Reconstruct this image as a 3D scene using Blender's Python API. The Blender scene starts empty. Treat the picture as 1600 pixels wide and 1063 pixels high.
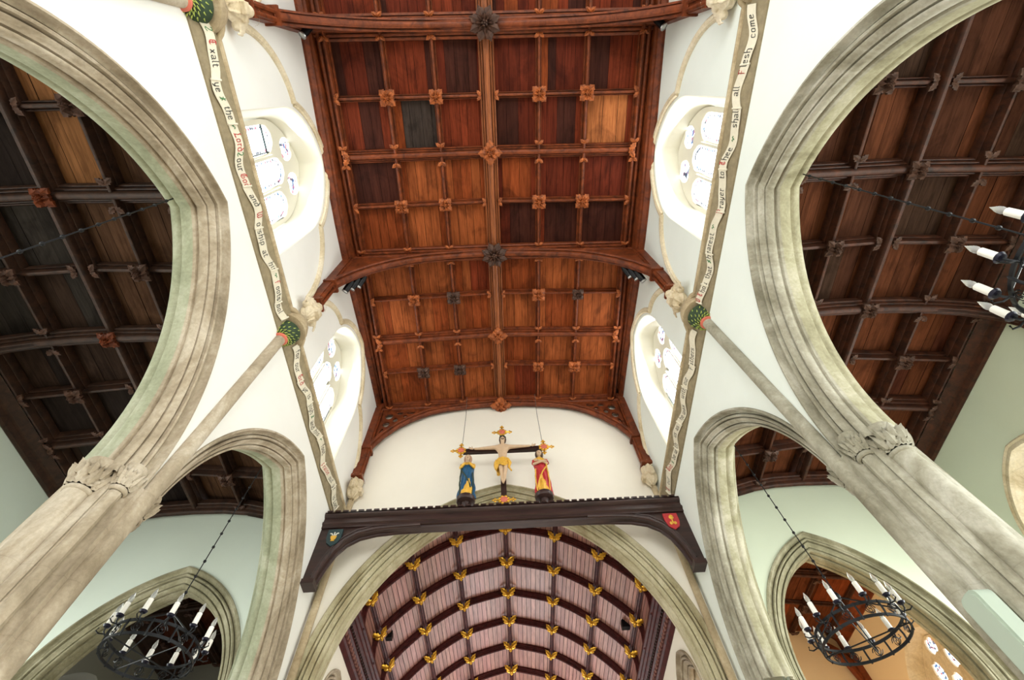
import bpy, bmesh, math, random
from mathutils import Vector, Matrix
random.seed(7)
PI = math.pi
scene = bpy.context.scene
COL = scene.collection

# ------------------------------------------------------------------ camera
FPX = 735.0
def _cam_axes(a, b, c):
    a, b, c = (math.radians(v) for v in (a, b, c))
    f = Vector((math.sin(b)*math.cos(a), math.cos(b)*math.cos(a), math.sin(a)))
    r0 = Vector((math.cos(b), -math.sin(b), 0)); d0 = f.cross(r0)
    return math.cos(c)*r0 + math.sin(c)*d0, -math.sin(c)*r0 + math.cos(c)*d0, f
_r, _d, _f = _cam_axes(61.8, 2.9, 4.8)
cam_data = bpy.data.cameras.new('camera')
cam_data.sensor_width = 36.0
cam_data.lens = 36.0*FPX/1600.0
cam_data.clip_start = 0.05
cam = bpy.data.objects.new('camera', cam_data)
COL.objects.link(cam)
cam.matrix_world = Matrix(((_r.x, -_d.x, -_f.x, 0), (_r.y, -_d.y, -_f.y, 0), (_r.z, -_d.z, -_f.z, 1.5), (0, 0, 0, 1)))
scene.camera = cam

# ------------------------------------------------------------------ colour management, world, daylight
scene.view_settings.view_transform = 'Standard'
scene.view_settings.look = 'None'
scene.view_settings.gamma = 1.0
scene.view_settings.use_curve_mapping = False
scene.view_settings.exposure = 0.27
scene.cycles.use_denoising = True
scene.cycles.max_bounces = 8
scene.cycles.diffuse_bounces = 6
scene.cycles.glossy_bounces = 3
scene.cycles.sample_clamp_indirect = 6.0
scene.cycles.caustics_reflective = False
scene.cycles.caustics_refractive = False

world = bpy.data.worlds.new('sky'); scene.world = world
world.use_nodes = True
bg = world.node_tree.nodes['Background']
bg.inputs[0].default_value = (0.80, 0.90, 1.0, 1); bg.inputs[1].default_value = 1.2

def area(name, loc, target, sx, sy, power, color=(1, 1, 1)):
    l = bpy.data.lights.new(name, 'AREA'); l.shape = 'RECTANGLE'; l.size = sx; l.size_y = sy
    l.energy = power; l.color = color
    o = bpy.data.objects.new(name, l); COL.objects.link(o)
    o.location = loc
    o.rotation_euler = (Vector(target)-Vector(loc)).to_track_quat('-Z', 'Y').to_euler()
    return o
XC = -0.065
# large area light added behind the camera to light the nave
area('west_fill_light', (XC, -6.3, 5.2), (XC, 2, 7.0), 5.0, 5.5, 520, (1.0, 0.97, 0.93))
# daylight through the low aisle windows, reaching the pale floor and the arcades
for sx in (-1, 1):
    for yy in (-2.9, 1.2, 5.3):
        area('aisle_window_daylight', (XC+sx*8.42, yy, 4.1), (XC, yy, 4.3), 2.0, 3.2, 220 if sx > 0 else 110, (0.96, 1.0, 0.95))
# daylight through the clerestory
for sx in (-1, 1):
    for yy in (-2.9, 1.15, 5.28):
        area('clerestory_daylight', (XC+sx*3.70, yy, 9.9), (XC-sx*2.4, yy, 8.6), 1.3, 2.2, 32 if sx < 0 else 66, (1, 1, 0.98))
# light added at the unseen chancel east end; daylight and lamplight in the chapels
area('chancel_fill_light', (XC, 17.3, 5.0), (XC, 10, 8.0), 4.0, 4.5, 330, (1.0, 0.95, 0.95))
area('chapel_window_daylight', (XC-8.0, 10.2, 4.0), (XC-5.5, 10.0, 6.5), 1.5, 2.0, 22, (0.95, 1.0, 0.95))
area('chapel_lamp_light', (XC+5.2, 10.3, 3.6), (XC+6.4, 10.8, 8.0), 0.5, 0.5, 75, (1.0, 0.66, 0.36))

# ------------------------------------------------------------------ materials
def lin(r, g, b):
    f = lambda c: ((c/255.0)/12.92 if c/255.0 <= 0.04045 else ((c/255.0+0.055)/1.055)**2.4)
    return (f(r), f(g), f(b), 1.0)
def new_mat(name):
    m = bpy.data.materials.new(name); m.use_nodes = True
    nt = m.node_tree; b = nt.nodes['Principled BSDF']
    return m, nt, b
def noise_ramp(nt, coord, scale, stretch, stops, detail=6, rough=0.6, dist=0.0):
    mp = nt.nodes.new('ShaderNodeMapping'); mp.inputs['Scale'].default_value = stretch
    nt.links.new(coord, mp.inputs[0])
    n = nt.nodes.new('ShaderNodeTexNoise'); n.inputs['Scale'].default_value = scale
    n.inputs['Detail'].default_value = detail; n.inputs['Roughness'].default_value = rough
    n.inputs['Distortion'].default_value = dist
    nt.links.new(mp.outputs[0], n.inputs['Vector'])
    r = nt.nodes.new('ShaderNodeValToRGB')
    while len(r.color_ramp.elements) < len(stops): r.color_ramp.elements.new(0.5)
    for e, (p, c) in zip(r.color_ramp.elements, stops): e.position = p; e.color = c
    nt.links.new(n.outputs['Fac'], r.inputs[0])
    return n, r
def bump(nt, b, src, strength, dist=0.01):
    bp = nt.nodes.new('ShaderNodeBump'); bp.inputs['Strength'].default_value = strength
    bp.inputs['Distance'].default_value = dist
    nt.links.new(src, bp.inputs['Height']); nt.links.new(bp.outputs[0], b.inputs['Normal'])
def obj_coord(nt, geo=True):
    if geo:
        g = nt.nodes.new('ShaderNodeNewGeometry'); return g.outputs['Position']
    t = nt.nodes.new('ShaderNodeTexCoord'); return t.outputs['Object']
def mat_plain(name, c, rough=0.6, metal=0.0, var=0.0, scale=8):
    m, nt, b = new_mat(name)
    b.inputs['Roughness'].default_value = rough; b.inputs['Metallic'].default_value = metal
    k = 1.0-var
    co = obj_coord(nt)
    n, r = noise_ramp(nt, co, scale, (1, 1, 1), [(0.3, (c[0]*k, c[1]*k, c[2]*k, 1)), (0.7, c)])
    nt.links.new(r.outputs[0], b.inputs['Base Color'])
    return m
def mat_plaster(name, c):
    m, nt, b = new_mat(name); b.inputs['Roughness'].default_value = 0.9
    co = obj_coord(nt)
    d = (c[0]*0.96, c[1]*0.96, c[2]*0.955, 1)
    n, r = noise_ramp(nt, co, 1.3, (1, 1, 1), [(0.3, d), (0.7, c)])
    nt.links.new(r.outputs[0], b.inputs['Base Color'])
    n2, _ = noise_ramp(nt, co, 14, (1, 1, 1), [(0, c), (1, c)])
    bump(nt, b, n2.outputs['Fac'], 0.15, 0.01)
    return m
def mat_stone(name, c1, c2, c3):
    m, nt, b = new_mat(name); b.inputs['Roughness'].default_value = 0.85
    co = obj_coord(nt)
    n, r = noise_ramp(nt, co, 1.8, (1, 1, 0.55), [(0.34, c1), (0.5, c2), (0.64, c3)], 9, 0.7, 0.5)
    n2, r2 = noise_ramp(nt, co, 30, (1, 1, 1), [(0.3, (0.82, 0.81, 0.80, 1)), (0.7, (1, 1, 1, 1))], 4)
    # blocks: faint tone change between courses and thin joints
    sp = nt.nodes.new('ShaderNodeSeparateXYZ'); nt.links.new(co, sp.inputs[0])
    mx = nt.nodes.new('ShaderNodeMix'); mx.data_type = 'RGBA'; mx.blend_type = 'MULTIPLY'; mx.inputs[0].default_value = 1
    nt.links.new(r.outputs[0], mx.inputs[6]); nt.links.new(r2.outputs[0], mx.inputs[7])
    fl = nt.nodes.new('ShaderNodeMath'); fl.operation = 'MULTIPLY'; fl.inputs[1].default_value = 1/0.43
    nt.links.new(sp.outputs['Z'], fl.inputs[0])
    fr = nt.nodes.new('ShaderNodeMath'); fr.operation = 'FRACT'; nt.links.new(fl.outputs[0], fr.inputs[0])
    jr = nt.nodes.new('ShaderNodeValToRGB')
    jr.color_ramp.elements[0].position = 0.0; jr.color_ramp.elements[0].color = (0.66, 0.65, 0.62, 1)
    jr.color_ramp.elements[1].position = 0.02; jr.color_ramp.elements[1].color = (1, 1, 1, 1)
    nt.links.new(fr.outputs[0], jr.inputs[0])
    mx2 = nt.nodes.new('ShaderNodeMix'); mx2.data_type = 'RGBA'; mx2.blend_type = 'MULTIPLY'; mx2.inputs[0].default_value = 0.45
    nt.links.new(mx.outputs[2], mx2.inputs[6]); nt.links.new(jr.outputs[0], mx2.inputs[7])
    nt.links.new(mx2.outputs[2], b.inputs['Base Color'])
    bump(nt, b, n2.outputs['Fac'], 0.25, 0.01)
    return m
def mat_wood(name, c1, c2, stretch=(6, 6, 0.6), rough=0.55, spec=0.3, scale=3.0, attr=False):
    """stretch: high across the grain, low along it"""
    m, nt, b = new_mat(name); b.inputs['Roughness'].default_value = rough
    b.inputs['Specular IOR Level'].default_value = spec
    co = obj_coord(nt)
    n, r = noise_ramp(nt, co, scale, stretch, [(0.3, c1), (0.7, c2)], 8, 0.65, 0.6)
    out = r.outputs[0]
    if attr:
        at = nt.nodes.new('ShaderNodeAttribute'); at.attribute_name = 'Col'
        mx = nt.nodes.new('ShaderNodeMix'); mx.data_type = 'RGBA'; mx.blend_type = 'MULTIPLY'; mx.inputs[0].default_value = 1
        nt.links.new(at.outputs['Color'], mx.inputs[6]); nt.links.new(out, mx.inputs[7])
        # old stains with a shape of their own
        n3, r3 = noise_ramp(nt, co, 2.2, (1, 0.6, 1), [(0.34, (0.30, 0.27, 0.27, 1)), (0.50, (1, 1, 1, 1))], 6, 0.6, 0.8)
        mx3 = nt.nodes.new('ShaderNodeMix'); mx3.data_type = 'RGBA'; mx3.blend_type = 'MULTIPLY'; mx3.inputs[0].default_value = 0.6
        nt.links.new(mx.outputs[2], mx3.inputs[6]); nt.links.new(r3.outputs[0], mx3.inputs[7])
        out = mx3.outputs[2]
    nt.links.new(out, b.inputs['Base Color'])
    bump(nt, b, n.outputs['Fac'], 0.2, 0.008)
    return m
def mat_emit(name, c, s):
    m, nt, b = new_mat(name)
    b.inputs['Base Color'].default_value = c
    b.inputs['Emission Color'].default_value = c; b.inputs['Emission Strength'].default_value = s
    return m

M = {}
M['plaster'] = mat_plaster('nave_plaster', lin(236, 235, 231))
M['plaster_r'] = mat_plaster('nave_plaster_cool', lin(232, 238, 233))
M['plaster_e'] = mat_plaster('east_wall_plaster', lin(240, 235, 222))
M['sage'] = mat_plaster('aisle_plaster_sage', lin(212, 222, 212))
M['sage_r'] = mat_plaster('aisle_plaster_pale', lin(212, 220, 200))
M['grey_wall'] = mat_plaster('chapel_plaster_grey', lin(150, 148, 138))
M['cream'] = mat_plaster('chapel_plaster_cream', lin(235, 215, 180))
M['floor'] = mat_plaster('floor_stone', lin(205, 192, 172))
M['stone_l'] = mat_stone('limestone_warm', lin(134, 120, 98), lin(174, 160, 138), lin(204, 193, 175))
M['stone_r'] = mat_stone('limestone_grey', lin(128, 123, 104), lin(166, 162, 145), lin(200, 197, 184))
M['stone_back_l'] = mat_stone('limestone_greenish', lin(136, 142, 116), lin(162, 166, 140), lin(186, 188, 166))  # greener tone on the aisle-side half of the left arches
M['stone_back_r'] = mat_stone('limestone_yellowish', lin(138, 133, 106), lin(174, 170, 142), lin(202, 198, 178))  # yellower tone on the aisle-side half of the right arches
M['stone_dk'] = mat_stone('limestone_green', lin(116, 111, 86), lin(152, 147, 120), lin(184, 178, 154))
M['stone_ch'] = mat_stone('limestone_ochre', lin(150, 138, 104), lin(182, 174, 142), lin(204, 196, 168))
M['trim'] = mat_stone('string_stone', lin(146, 128, 98), lin(180, 162, 130), lin(204, 188, 158))
M['cream_stone'] = mat_stone('cream_stone', lin(190, 172, 138), lin(222, 208, 178), lin(236, 226, 204))
M['corbel_stone'] = mat_stone('painted_corbel_stone', lin(186, 166, 128), lin(214, 198, 168), lin(232, 220, 196))
M['tracery'] = mat_plaster('painted_tracery', lin(228, 225, 210))
M['hollow'] = mat_plain('string_hollow_paint', lin(150, 136, 108), 0.9, 0, 0.3, 12)
M['ribbon'] = mat_plain('scroll_paint', lin(222, 214, 194), 0.8, 0, 0.12, 20)
M['ink'] = mat_plain('black_letter_paint', lin(38, 38, 36), 0.7)
M['ink_red'] = mat_plain('red_letter_paint', lin(176, 40, 40), 0.7)
M['ink_green'] = mat_plain('green_flourish_paint', lin(70, 120, 74), 0.7)
M['board'] = mat_wood('nave_boards', lin(170, 158, 150), lin(255, 250, 245), (9, 0.7, 9), 0.6, 0.10, 2.5, True)
M['board_a'] = mat_wood('aisle_boards', lin(180, 175, 170), lin(255, 255, 255), (9, 0.7, 9), 0.75, 0.04, 2.5, True)
M['oak'] = mat_wood('nave_oak', lin(66, 30, 16), lin(136, 66, 32), (1.2, 1.2, 1.2), 0.5, 0.3, 5)
M['oak_y'] = mat_wood('nave_oak_ridge', lin(84, 44, 24), lin(162, 92, 50), (7, 0.5, 7), 0.45, 0.35, 3)
M['oak_carved'] = mat_wood('carved_oak', lin(90, 44, 22), lin(190, 104, 52), (2, 2, 2), 0.55, 0.3, 6)
M['oak_dark_carved'] = mat_wood('carved_oak_dark', lin(46, 32, 26), lin(92, 62, 48), (2, 2, 2), 0.55, 0.3, 6)
M['aoak'] = mat_wood('aisle_oak', lin(28, 19, 15), lin(70, 45, 32), (1.5, 1.5, 1.5), 0.55, 0.3, 5)
M['aoak_r'] = mat_wood('aisle_oak_red', lin(32, 19, 14), lin(82, 44, 27), (1.5, 1.5, 1.5), 0.55, 0.3, 5)
M['purple'] = mat_wood('chancel_boards', lin(112, 72, 66), lin(158, 112, 102), (7, 0.6, 7), 0.4, 0.4, 3)
M['purple_rib'] = mat_wood('chancel_ribs', lin(46, 18, 18), lin(88, 36, 34), (2, 2, 2), 0.55, 0.15, 4)
M['rood'] = mat_wood('rood_beam_wood', lin(34, 22, 20), lin(62, 40, 36), (0.6, 5, 5), 0.4, 0.4, 3)
M['black'] = mat_plain('black_iron', lin(24, 24, 26), 0.4, 0.6, 0.3)
M['iron'] = mat_plain('wrought_iron', lin(30, 32, 36), 0.45, 0.5, 0.3, 30)
M['gold'] = mat_plain('gold_leaf', lin(232, 178, 62), 0.3, 0.75, 0.25, 20)
M['goldp'] = mat_plain('gold_paint', lin(236, 184, 72), 0.5, 0.1, 0.3, 25)
M['skin'] = mat_plain('painted_flesh', lin(206, 176, 144), 0.6, 0, 0.15, 20)
M['blue'] = mat_plain('blue_paint', lin(30, 88, 128), 0.5, 0, 0.35, 20)
M['red'] = mat_plain('red_paint', lin(190, 50, 56), 0.5, 0, 0.25, 20)
M['hair'] = mat_plain('brown_hair_paint', lin(74, 52, 38), 0.7, 0, 0.2)
M['veil'] = mat_plain('veil_paint', lin(172, 136, 112), 0.7, 0, 0.2)
M['teal'] = mat_plain('teal_paint', lin(36, 62, 66), 0.5, 0, 0.2)
M['darkgreen'] = mat_plain('dark_green_paint', lin(44, 62, 48), 0.6, 0, 0.2)
M['white_paint'] = mat_plain('white_paint', lin(215, 215, 205), 0.6)
M['greenleaf'] = mat_plain('green_yellow_paint', lin(170, 184, 84), 0.6, 0, 0.35, 30)
M['deepgreen'] = mat_plain('deep_green_paint', lin(40, 62, 34), 0.7, 0, 0.3)  # dark green ground between the yellow-green leaves
M['redring'] = mat_plain('red_ring_paint', lin(200, 104, 84), 0.6)
M['candle'] = mat_plain('candle_tube', lin(240, 238, 232), 0.4)
M['navy'] = mat_plain('navy_cup', lin(15, 16, 42), 0.35, 0.2)
M['silver'] = mat_plain('silver_rim', lin(190, 192, 194), 0.3, 0.8)
M['lens'] = mat_plain('lamp_glass', lin(196, 200, 200), 0.25)
M['speaker'] = mat_plain('pale_speaker', lin(176, 190, 176), 0.5)
M['cable'] = mat_plain('cable', lin(90, 88, 84), 0.5)
def mat_glass():
    m, nt, b = new_mat('bulb_glass'); b.inputs['Roughness'].default_value = 0.05
    b.inputs['Transmission Weight'].default_value = 0.7
    b.inputs['Base Color'].default_value = (0.95, 0.95, 0.95, 1); b.inputs['IOR'].default_value = 1.3
    return m
M['glass'] = mat_glass()
M['pane'] = mat_emit('sky_lit_glass', (0.94, 0.98, 1.0, 1), 2.6)
M['pane_a'] = mat_emit('sky_lit_aisle_glass', (0.90, 0.96, 1.0, 1), 1.6)
M['pane_blue'] = mat_emit('blue_glass', (0.22, 0.38, 0.62, 1), 0.35)
M['pane_red'] = mat_emit('red_glass', (0.62, 0.26, 0.34, 1), 0.5)
M['lead'] = mat_emit('leaded_glass', (0.22, 0.25, 0.32, 1), 0.25)

# ------------------------------------------------------------------ mesh builder
class MB:
    def __init__(s): s.v = []; s.f = []; s.c = []; s.mi = []; s.cur = (1, 1, 1, 1); s.m = 0
    def add(s, vs, fs):
        o = len(s.v); s.v += [tuple(v) for v in vs]
        for f in fs:
            s.f.append(tuple(i+o for i in f)); s.c.append(s.cur); s.mi.append(s.m)
    def box(s, x0, x1, y0, y1, z0, z1):
        s.add([(x0, y0, z0), (x1, y0, z0), (x1, y1, z0), (x0, y1, z0), (x0, y0, z1), (x1, y0, z1), (x1, y1, z1), (x0, y1, z1)],
              [(0, 3, 2, 1), (4, 5, 6, 7), (0, 1, 5, 4), (1, 2, 6, 5), (2, 3, 7, 6), (3, 0, 4, 7)])
    def grid(s, rows, closed=False, cap=False):
        """rows: list of equally long point lists"""
        n = len(rows[0]); vs = [p for r in rows for p in r]; fs = []
        for i in range(len(rows)-1):
            for j in range(n if closed else n-1):
                k = (j+1) % n
                fs.append((i*n+j, i*n+k, (i+1)*n+k, (i+1)*n+j))
        if cap:
            fs.append(tuple(range(n-1, -1, -1))); fs.append(tuple((len(rows)-1)*n+j for j in range(n)))
        s.add(vs, fs)
    def sweep(s, path, prof, upv=(0, 0, 1), closed=True, cap=True, scale=None):
        """prof points (a, b): a along side = t x up, b along up"""
        path = [Vector(p) for p in path]; rows = []
        for i, p in enumerate(path):
            if i == 0: t = path[1]-p
            elif i == len(path)-1: t = p-path[i-1]
            else: t = (path[i+1]-p).normalized()+(p-path[i-1]).normalized()
            t.normalize(); u = Vector(upv); sd = t.cross(u).normalized(); u = sd.cross(t).normalized()
            k = scale[i] if scale else 1
            rows.append([p+sd*a*k+u*b*k for a, b in prof])
        s.grid(rows, closed, cap)
    def tube(s, path, r, n=8, cap=True, scale=None, upv=None):
        up = upv or (0, 0, 1)
        d = (Vector(path[-1])-Vector(path[0]))
        if upv is None and d.length > 0 and abs(d.normalized().z) > 0.95: up = (0, 1, 0)
        s.sweep(path, [(r*math.cos(2*PI*k/n), r*math.sin(2*PI*k/n)) for k in range(n)], up, True, cap, scale)
    def lathe(s, c, prof, n=16, ax=(0, 0, 1), a0=0, a1=2*PI, fn=None):
        """prof: (r, h) along ax from c"""
        ax = Vector(ax).normalized(); t = Vector((1, 0, 0)) if abs(ax.x) < 0.9 else Vector((0, 1, 0))
        u = ax.cross(t).normalized(); w = ax.cross(u); c = Vector(c); full = abs(a1-a0-2*PI) < 1e-6
        rows = []
        for r, h in prof:
            row = []
            for k in range(n if full else n+1):
                a = a0+(a1-a0)*k/n; rr = r*(fn(a, h) if fn else 1)
                row.append(c+ax*h+u*rr*math.cos(a)+w*rr*math.sin(a))
            rows.append(row)
        s.grid(rows, full, False)
    def ball(s, c, rx, ry, rz, n=12, m=8, rot=None, fn=None):
        rows = []; c = Vector(c)
        for i in range(m+1):
            th = PI*i/m; row = []
            for k in range(n):
                ph = 2*PI*k/n
                p = Vector((rx*math.sin(th)*math.cos(ph), ry*math.sin(th)*math.sin(ph), rz*math.cos(th)))
                if fn: p *= fn(th, ph)
                if rot: p = rot @ p
                row.append(c+p)
            rows.append(row)
        s.grid(rows, True, False)
    def prism(s, pts, t, cap=True):
        """extrude a flat polygon (3D points) by vector t"""
        t = Vector(t); n = len(pts); a = [Vector(p) for p in pts]
        fs = [(i, (i+1) % n, (i+1) % n+n, i+n) for i in range(n)]
        if cap: fs += [tuple(range(n-1, -1, -1)), tuple(range(n, 2*n))]
        s.add(a+[p+t for p in a], fs)
    def build(s, name, mats, parent=None, smooth=True, ang=35, colattr=False):
        me = bpy.data.meshes.new(name)
        me.from_pydata(s.v, [], s.f)
        if not isinstance(mats, (list, tuple)): mats = [mats]
        for m in mats: me.materials.append(m)
        if len(mats) > 1: me.polygons.foreach_set('material_index', s.mi)
        if colattr:
            ca = me.color_attributes.new('Col', 'FLOAT_COLOR', 'CORNER'); buf = []
            for p, c in zip(s.f, s.c): buf += list(c)*len(p)
            ca.data.foreach_set('color', buf)
        bm = bmesh.new(); bm.from_mesh(me)
        bmesh.ops.remove_doubles(bm, verts=bm.verts, dist=1e-5)
        bmesh.ops.dissolve_degenerate(bm, edges=bm.edges, dist=1e-6)
        bmesh.ops.recalc_face_normals(bm, faces=bm.faces)
        bm.to_mesh(me); bm.free()
        if smooth:
            me.polygons.foreach_set('use_smooth', [True]*len(me.polygons))
            me.set_sharp_from_angle(angle=math.radians(ang))
        o = bpy.data.objects.new(name, me); COL.objects.link(o)
        if parent is not None: o.parent = parent; o.matrix_parent_inverse = Matrix.Translation(-parent.location) if parent.type == 'EMPTY' else Matrix.Identity(4)
        return o

def thing(name, label, cat, loc=(0, 0, 0), group=None):
    o = bpy.data.objects.new(name, None); COL.objects.link(o); o.location = loc; o.empty_display_size = 0.1
    o['label'] = label; o['category'] = cat
    if group: o['group'] = group
    return o
def tag(o, label, cat, group=None):
    o['label'] = label; o['category'] = cat
    if group: o['group'] = group
    return o
def struct(o): o['kind'] = 'structure'; return o
def place(o, parent, mat):
    """copy of an object's data placed by a world matrix under a parent"""
    c = o.copy(); COL.objects.link(c); c.parent = parent
    c.matrix_parent_inverse = Matrix.Translation(-parent.location) if (parent is not None and parent.type == 'EMPTY') else Matrix.Identity(4)
    c.matrix_basis = mat
    return c
def frame(loc, out, up, s=1.0):
    """matrix whose local +Z is `out`, local +Y near `up`"""
    z = Vector(out).normalized(); x = Vector(up).cross(z).normalized(); y = z.cross(x)
    m = Matrix(((x.x, y.x, z.x, 0), (x.y, y.y, z.y, 0), (x.z, y.z, z.z, 0), (0, 0, 0, 1)))
    return Matrix.Translation(Vector(loc)) @ m @ Matrix.Scale(s, 4)

# ------------------------------------------------------------------ arches
class Arch:
    """two-centred arch: centre yc, half span a, springing zs, rise h"""
    def __init__(s, yc, a, zs, h): s.yc, s.a, s.zs, s.h = yc, a, zs, h; s.c = (h*h-a*a)/(2*a); s.r = s.a+s.c
    def z(s, y, d=0.0):
        r = s.r-d; u = abs(y-s.yc)+s.c
        return s.zs+math.sqrt(r*r-u*u) if u < r else None
    def pt(s, d, u):
        """u -1..1 from west springing over the apex to the east springing"""
        sg = -1 if u < 0 else 1; r = s.r-d
        if s.c >= 0: tm = math.acos(min(1, s.c/r))
        else: tm = PI-math.acos(min(1, -s.c/r))
        th = (1-abs(u))*tm
        return s.yc+sg*(r*math.cos(th)-s.c), s.zs+r*math.sin(th)
    def rows(s, prof, mp, n=28, zdown=None):
        """prof list of (t, d); mp(lat, z, t) -> world"""
        us = [-1+2*i/(2*n) for i in range(2*n+1)]
        rows = []
        if zdown is not None: rows.append([mp(s.yc-(s.a-d), zdown, t) for t, d in prof])
        for u in us: rows.append([mp(*s.pt(d, u), t) for t, d in prof])
        if zdown is not None: rows.append([mp(s.yc+(s.a-d), zdown, t) for t, d in prof])
        return rows

def holed_slab(mb, lats, outer, holes, mp, t0, t1, edges=True):
    """slab between planes t0 and t1; outer(lat)->(lo,hi); holes: list of (l0,l1,fn(lat)->(lo,hi))"""
    S = set(round(x, 4) for x in lats)
    lo0, hi0 = min(lats), max(lats)
    for l0, l1, fn in holes:
        for q in (l0, l1):
            if lo0 < q < hi0: S.add(round(q, 4)); 
    S = sorted(S)
    for a, b in zip(S, S[1:]):
        if b-a < 1e-6: continue
        e = (b-a)*1e-3; m = (a+b)/2
        act = sorted([h for h in holes if h[0] < m < h[1]], key=lambda h: h[2](m)[0])
        def bounds(x):
            r = [outer(x)[0]]
            for h in act: r += list(h[2](x))
            r.append(outer(x)[1]); return r
        A, B = bounds(a+e), bounds(b-e)
        for i in range(0, len(A), 2):
            q = [(a, A[i]), (b, B[i]), (b, B[i+1]), (a, A[i+1])]
            if (A[i+1]-A[i]) + (B[i+1]-B[i]) < 1e-5: continue
            if B[i+1] < B[i]-1e-6 or A[i+1] < A[i]-1e-6: continue
            f = [mp(y, z, t0) for y, z in q]; g = [mp(y, z, t1) for y, z in q]
            mb.add(f+g, [(0, 1, 2, 3), (7, 6, 5, 4)] + ([(0, 4, 5, 1), (3, 2, 6, 7)] if edges else []))
def frange(a, b, st):
    n = max(1, int(round((b-a)/st))); return [a+(b-a)*i/n for i in range(n+1)]

# coordinates helpers: side s=-1 left (north), +1 right (south); v = distance from the nave axis
def X(s, v): return XC+s*v
def wall_map(s, vface): return lambda lat, z, t: (X(s, vface+t), lat, z)      # t grows outwards into the wall
def east_map(yface): return lambda lat, z, t: (lat, yface+t, z)

VN, VB = 3.25, 3.89                 # nave face / aisle face of the arcade walls
ARC = [Arch(-2.93, 1.98, 4.75, 2.8), Arch(1.15, 1.98, 4.75, 2.8), Arch(5.24, 1.98, 4.75, 2.8)]
PIER_Y = [-0.89, 3.195]
CLW = [Arch(-2.9, 1.0, 10.0, 1.32), Arch(1.17, 1.0, 10.0, 1.32), Arch(5.27, 1.02, 10.0, 1.32)]
ZROOF = 11.75
SIDE = {-1: 'left', 1: 'right'}
STONE = {-1: M['stone_l'], 1: M['stone_r']}
PLAS = {-1: M['plaster'], 1: M['plaster_r']}

# ------------------------------------------------------------------ big structure: floor and walls
mb = MB(); mb.box(-9, 9, -6.6, 18, -0.2, 0); struct(mb.build('floor', M['floor'], smooth=False))
for s in (-1, 1):
    mb = MB()
    holes = []
    for A in ARC: holes.append((A.yc-A.a, A.yc+A.a, (lambda y, A=A: (-0.01, A.z(min(max(y, A.yc-A.a+1e-4), A.yc+A.a-1e-4)) or A.zs))))
    for W in CLW: holes.append((W.yc-W.a, W.yc+W.a, (lambda y, W=W: (8.33, W.z(y) or W.zs))))
    lats = frange(-6.3, 7.5, 0.06)
    for A in ARC+CLW: lats += [A.pt(0, u/24-1)[0] for u in range(0, 49)]
    holed_slab(mb, lats, lambda y: (0, 12.1), holes, wall_map(s, VN), 0, VB-VN, edges=False)
    struct(mb.build('wall_'+SIDE[s], PLAS[s], smooth=False))

# arcade arches: moulded orders swept round, a thing each
HALF = [(0, 0), (-.022, .004), (-.026, .028), (-.004, .036), (.03, .038), (.05, .050), (.058, .064), (.05, .076), (.09, .078), (.09, .090), (.036, .094), (.026, .110), (.036, .126), (.105, .128), (.105, .141),
        (.062, .147), (.072, .163), (.098, .180), (.112, .196), (.112, .202), (.155, .204), (.155, .217), (.118, .222), (.118, .238), (.13, .250), (.165, .256), (.20, .257), (.222, .235), (.232, .235), (.240, .264), (.27, .270), (.32, .272)]
PROF = HALF+[(0.64-t, d) for t, d in reversed(HALF[:-1])]
PPROF = [(t, d if d < .14 else .14+(d-.14)*.35) for t, d in PROF]
for s in (-1, 1):
    for i, A in enumerate(ARC):
        mb = MB(); mb.grid(A.rows(PROF, wall_map(s, VN), 30))
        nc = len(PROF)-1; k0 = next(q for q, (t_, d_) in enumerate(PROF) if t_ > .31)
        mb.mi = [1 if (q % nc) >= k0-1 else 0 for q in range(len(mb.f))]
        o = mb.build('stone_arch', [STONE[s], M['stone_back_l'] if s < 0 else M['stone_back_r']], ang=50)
        tag(o, '%s arcade arch of moulded limestone, %s' % (SIDE[s], ['behind the camera side, mostly out of frame', 'the large near one opening on the %s aisle' % SIDE[s], 'the smaller far one beside the rood beam'][i]), 'arch')

# ------------------------------------------------------------------ foliage helper
def leaf(mb, bx, by, ang, L, W, h, curl=0.3):
    prof = [(0, .22), (.14, .75), (.26, .50), (.42, 1.0), (.54, .62), (.68, .78), (.80, .40), (1.0, 0.02)]
    ca, sa = math.cos(ang), math.sin(ang); rows = []
    for t, w in prof:
        zr = h*(.55+.6*math.sin(PI*min(1, t*1.1)))-curl*h*t*t; ze = h*(.25+.3*math.sin(PI*t))
        p = []
        for lat, z in ((-w*W, -.02*L), (-w*W, ze), (-w*W*.45, (ze+zr)*.42), (0, zr), (w*W*.45, (ze+zr)*.42), (w*W, ze), (w*W, -.02*L)):
            u = t*L; p.append((bx+u*ca-lat*sa, by+u*sa+lat*ca, z))
        rows.append(p)
    mb.grid(rows)
def leafy(a, h): return 1+0.10*math.sin(7*a+20*h)+0.08*math.sin(13*a-31*h)
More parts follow.
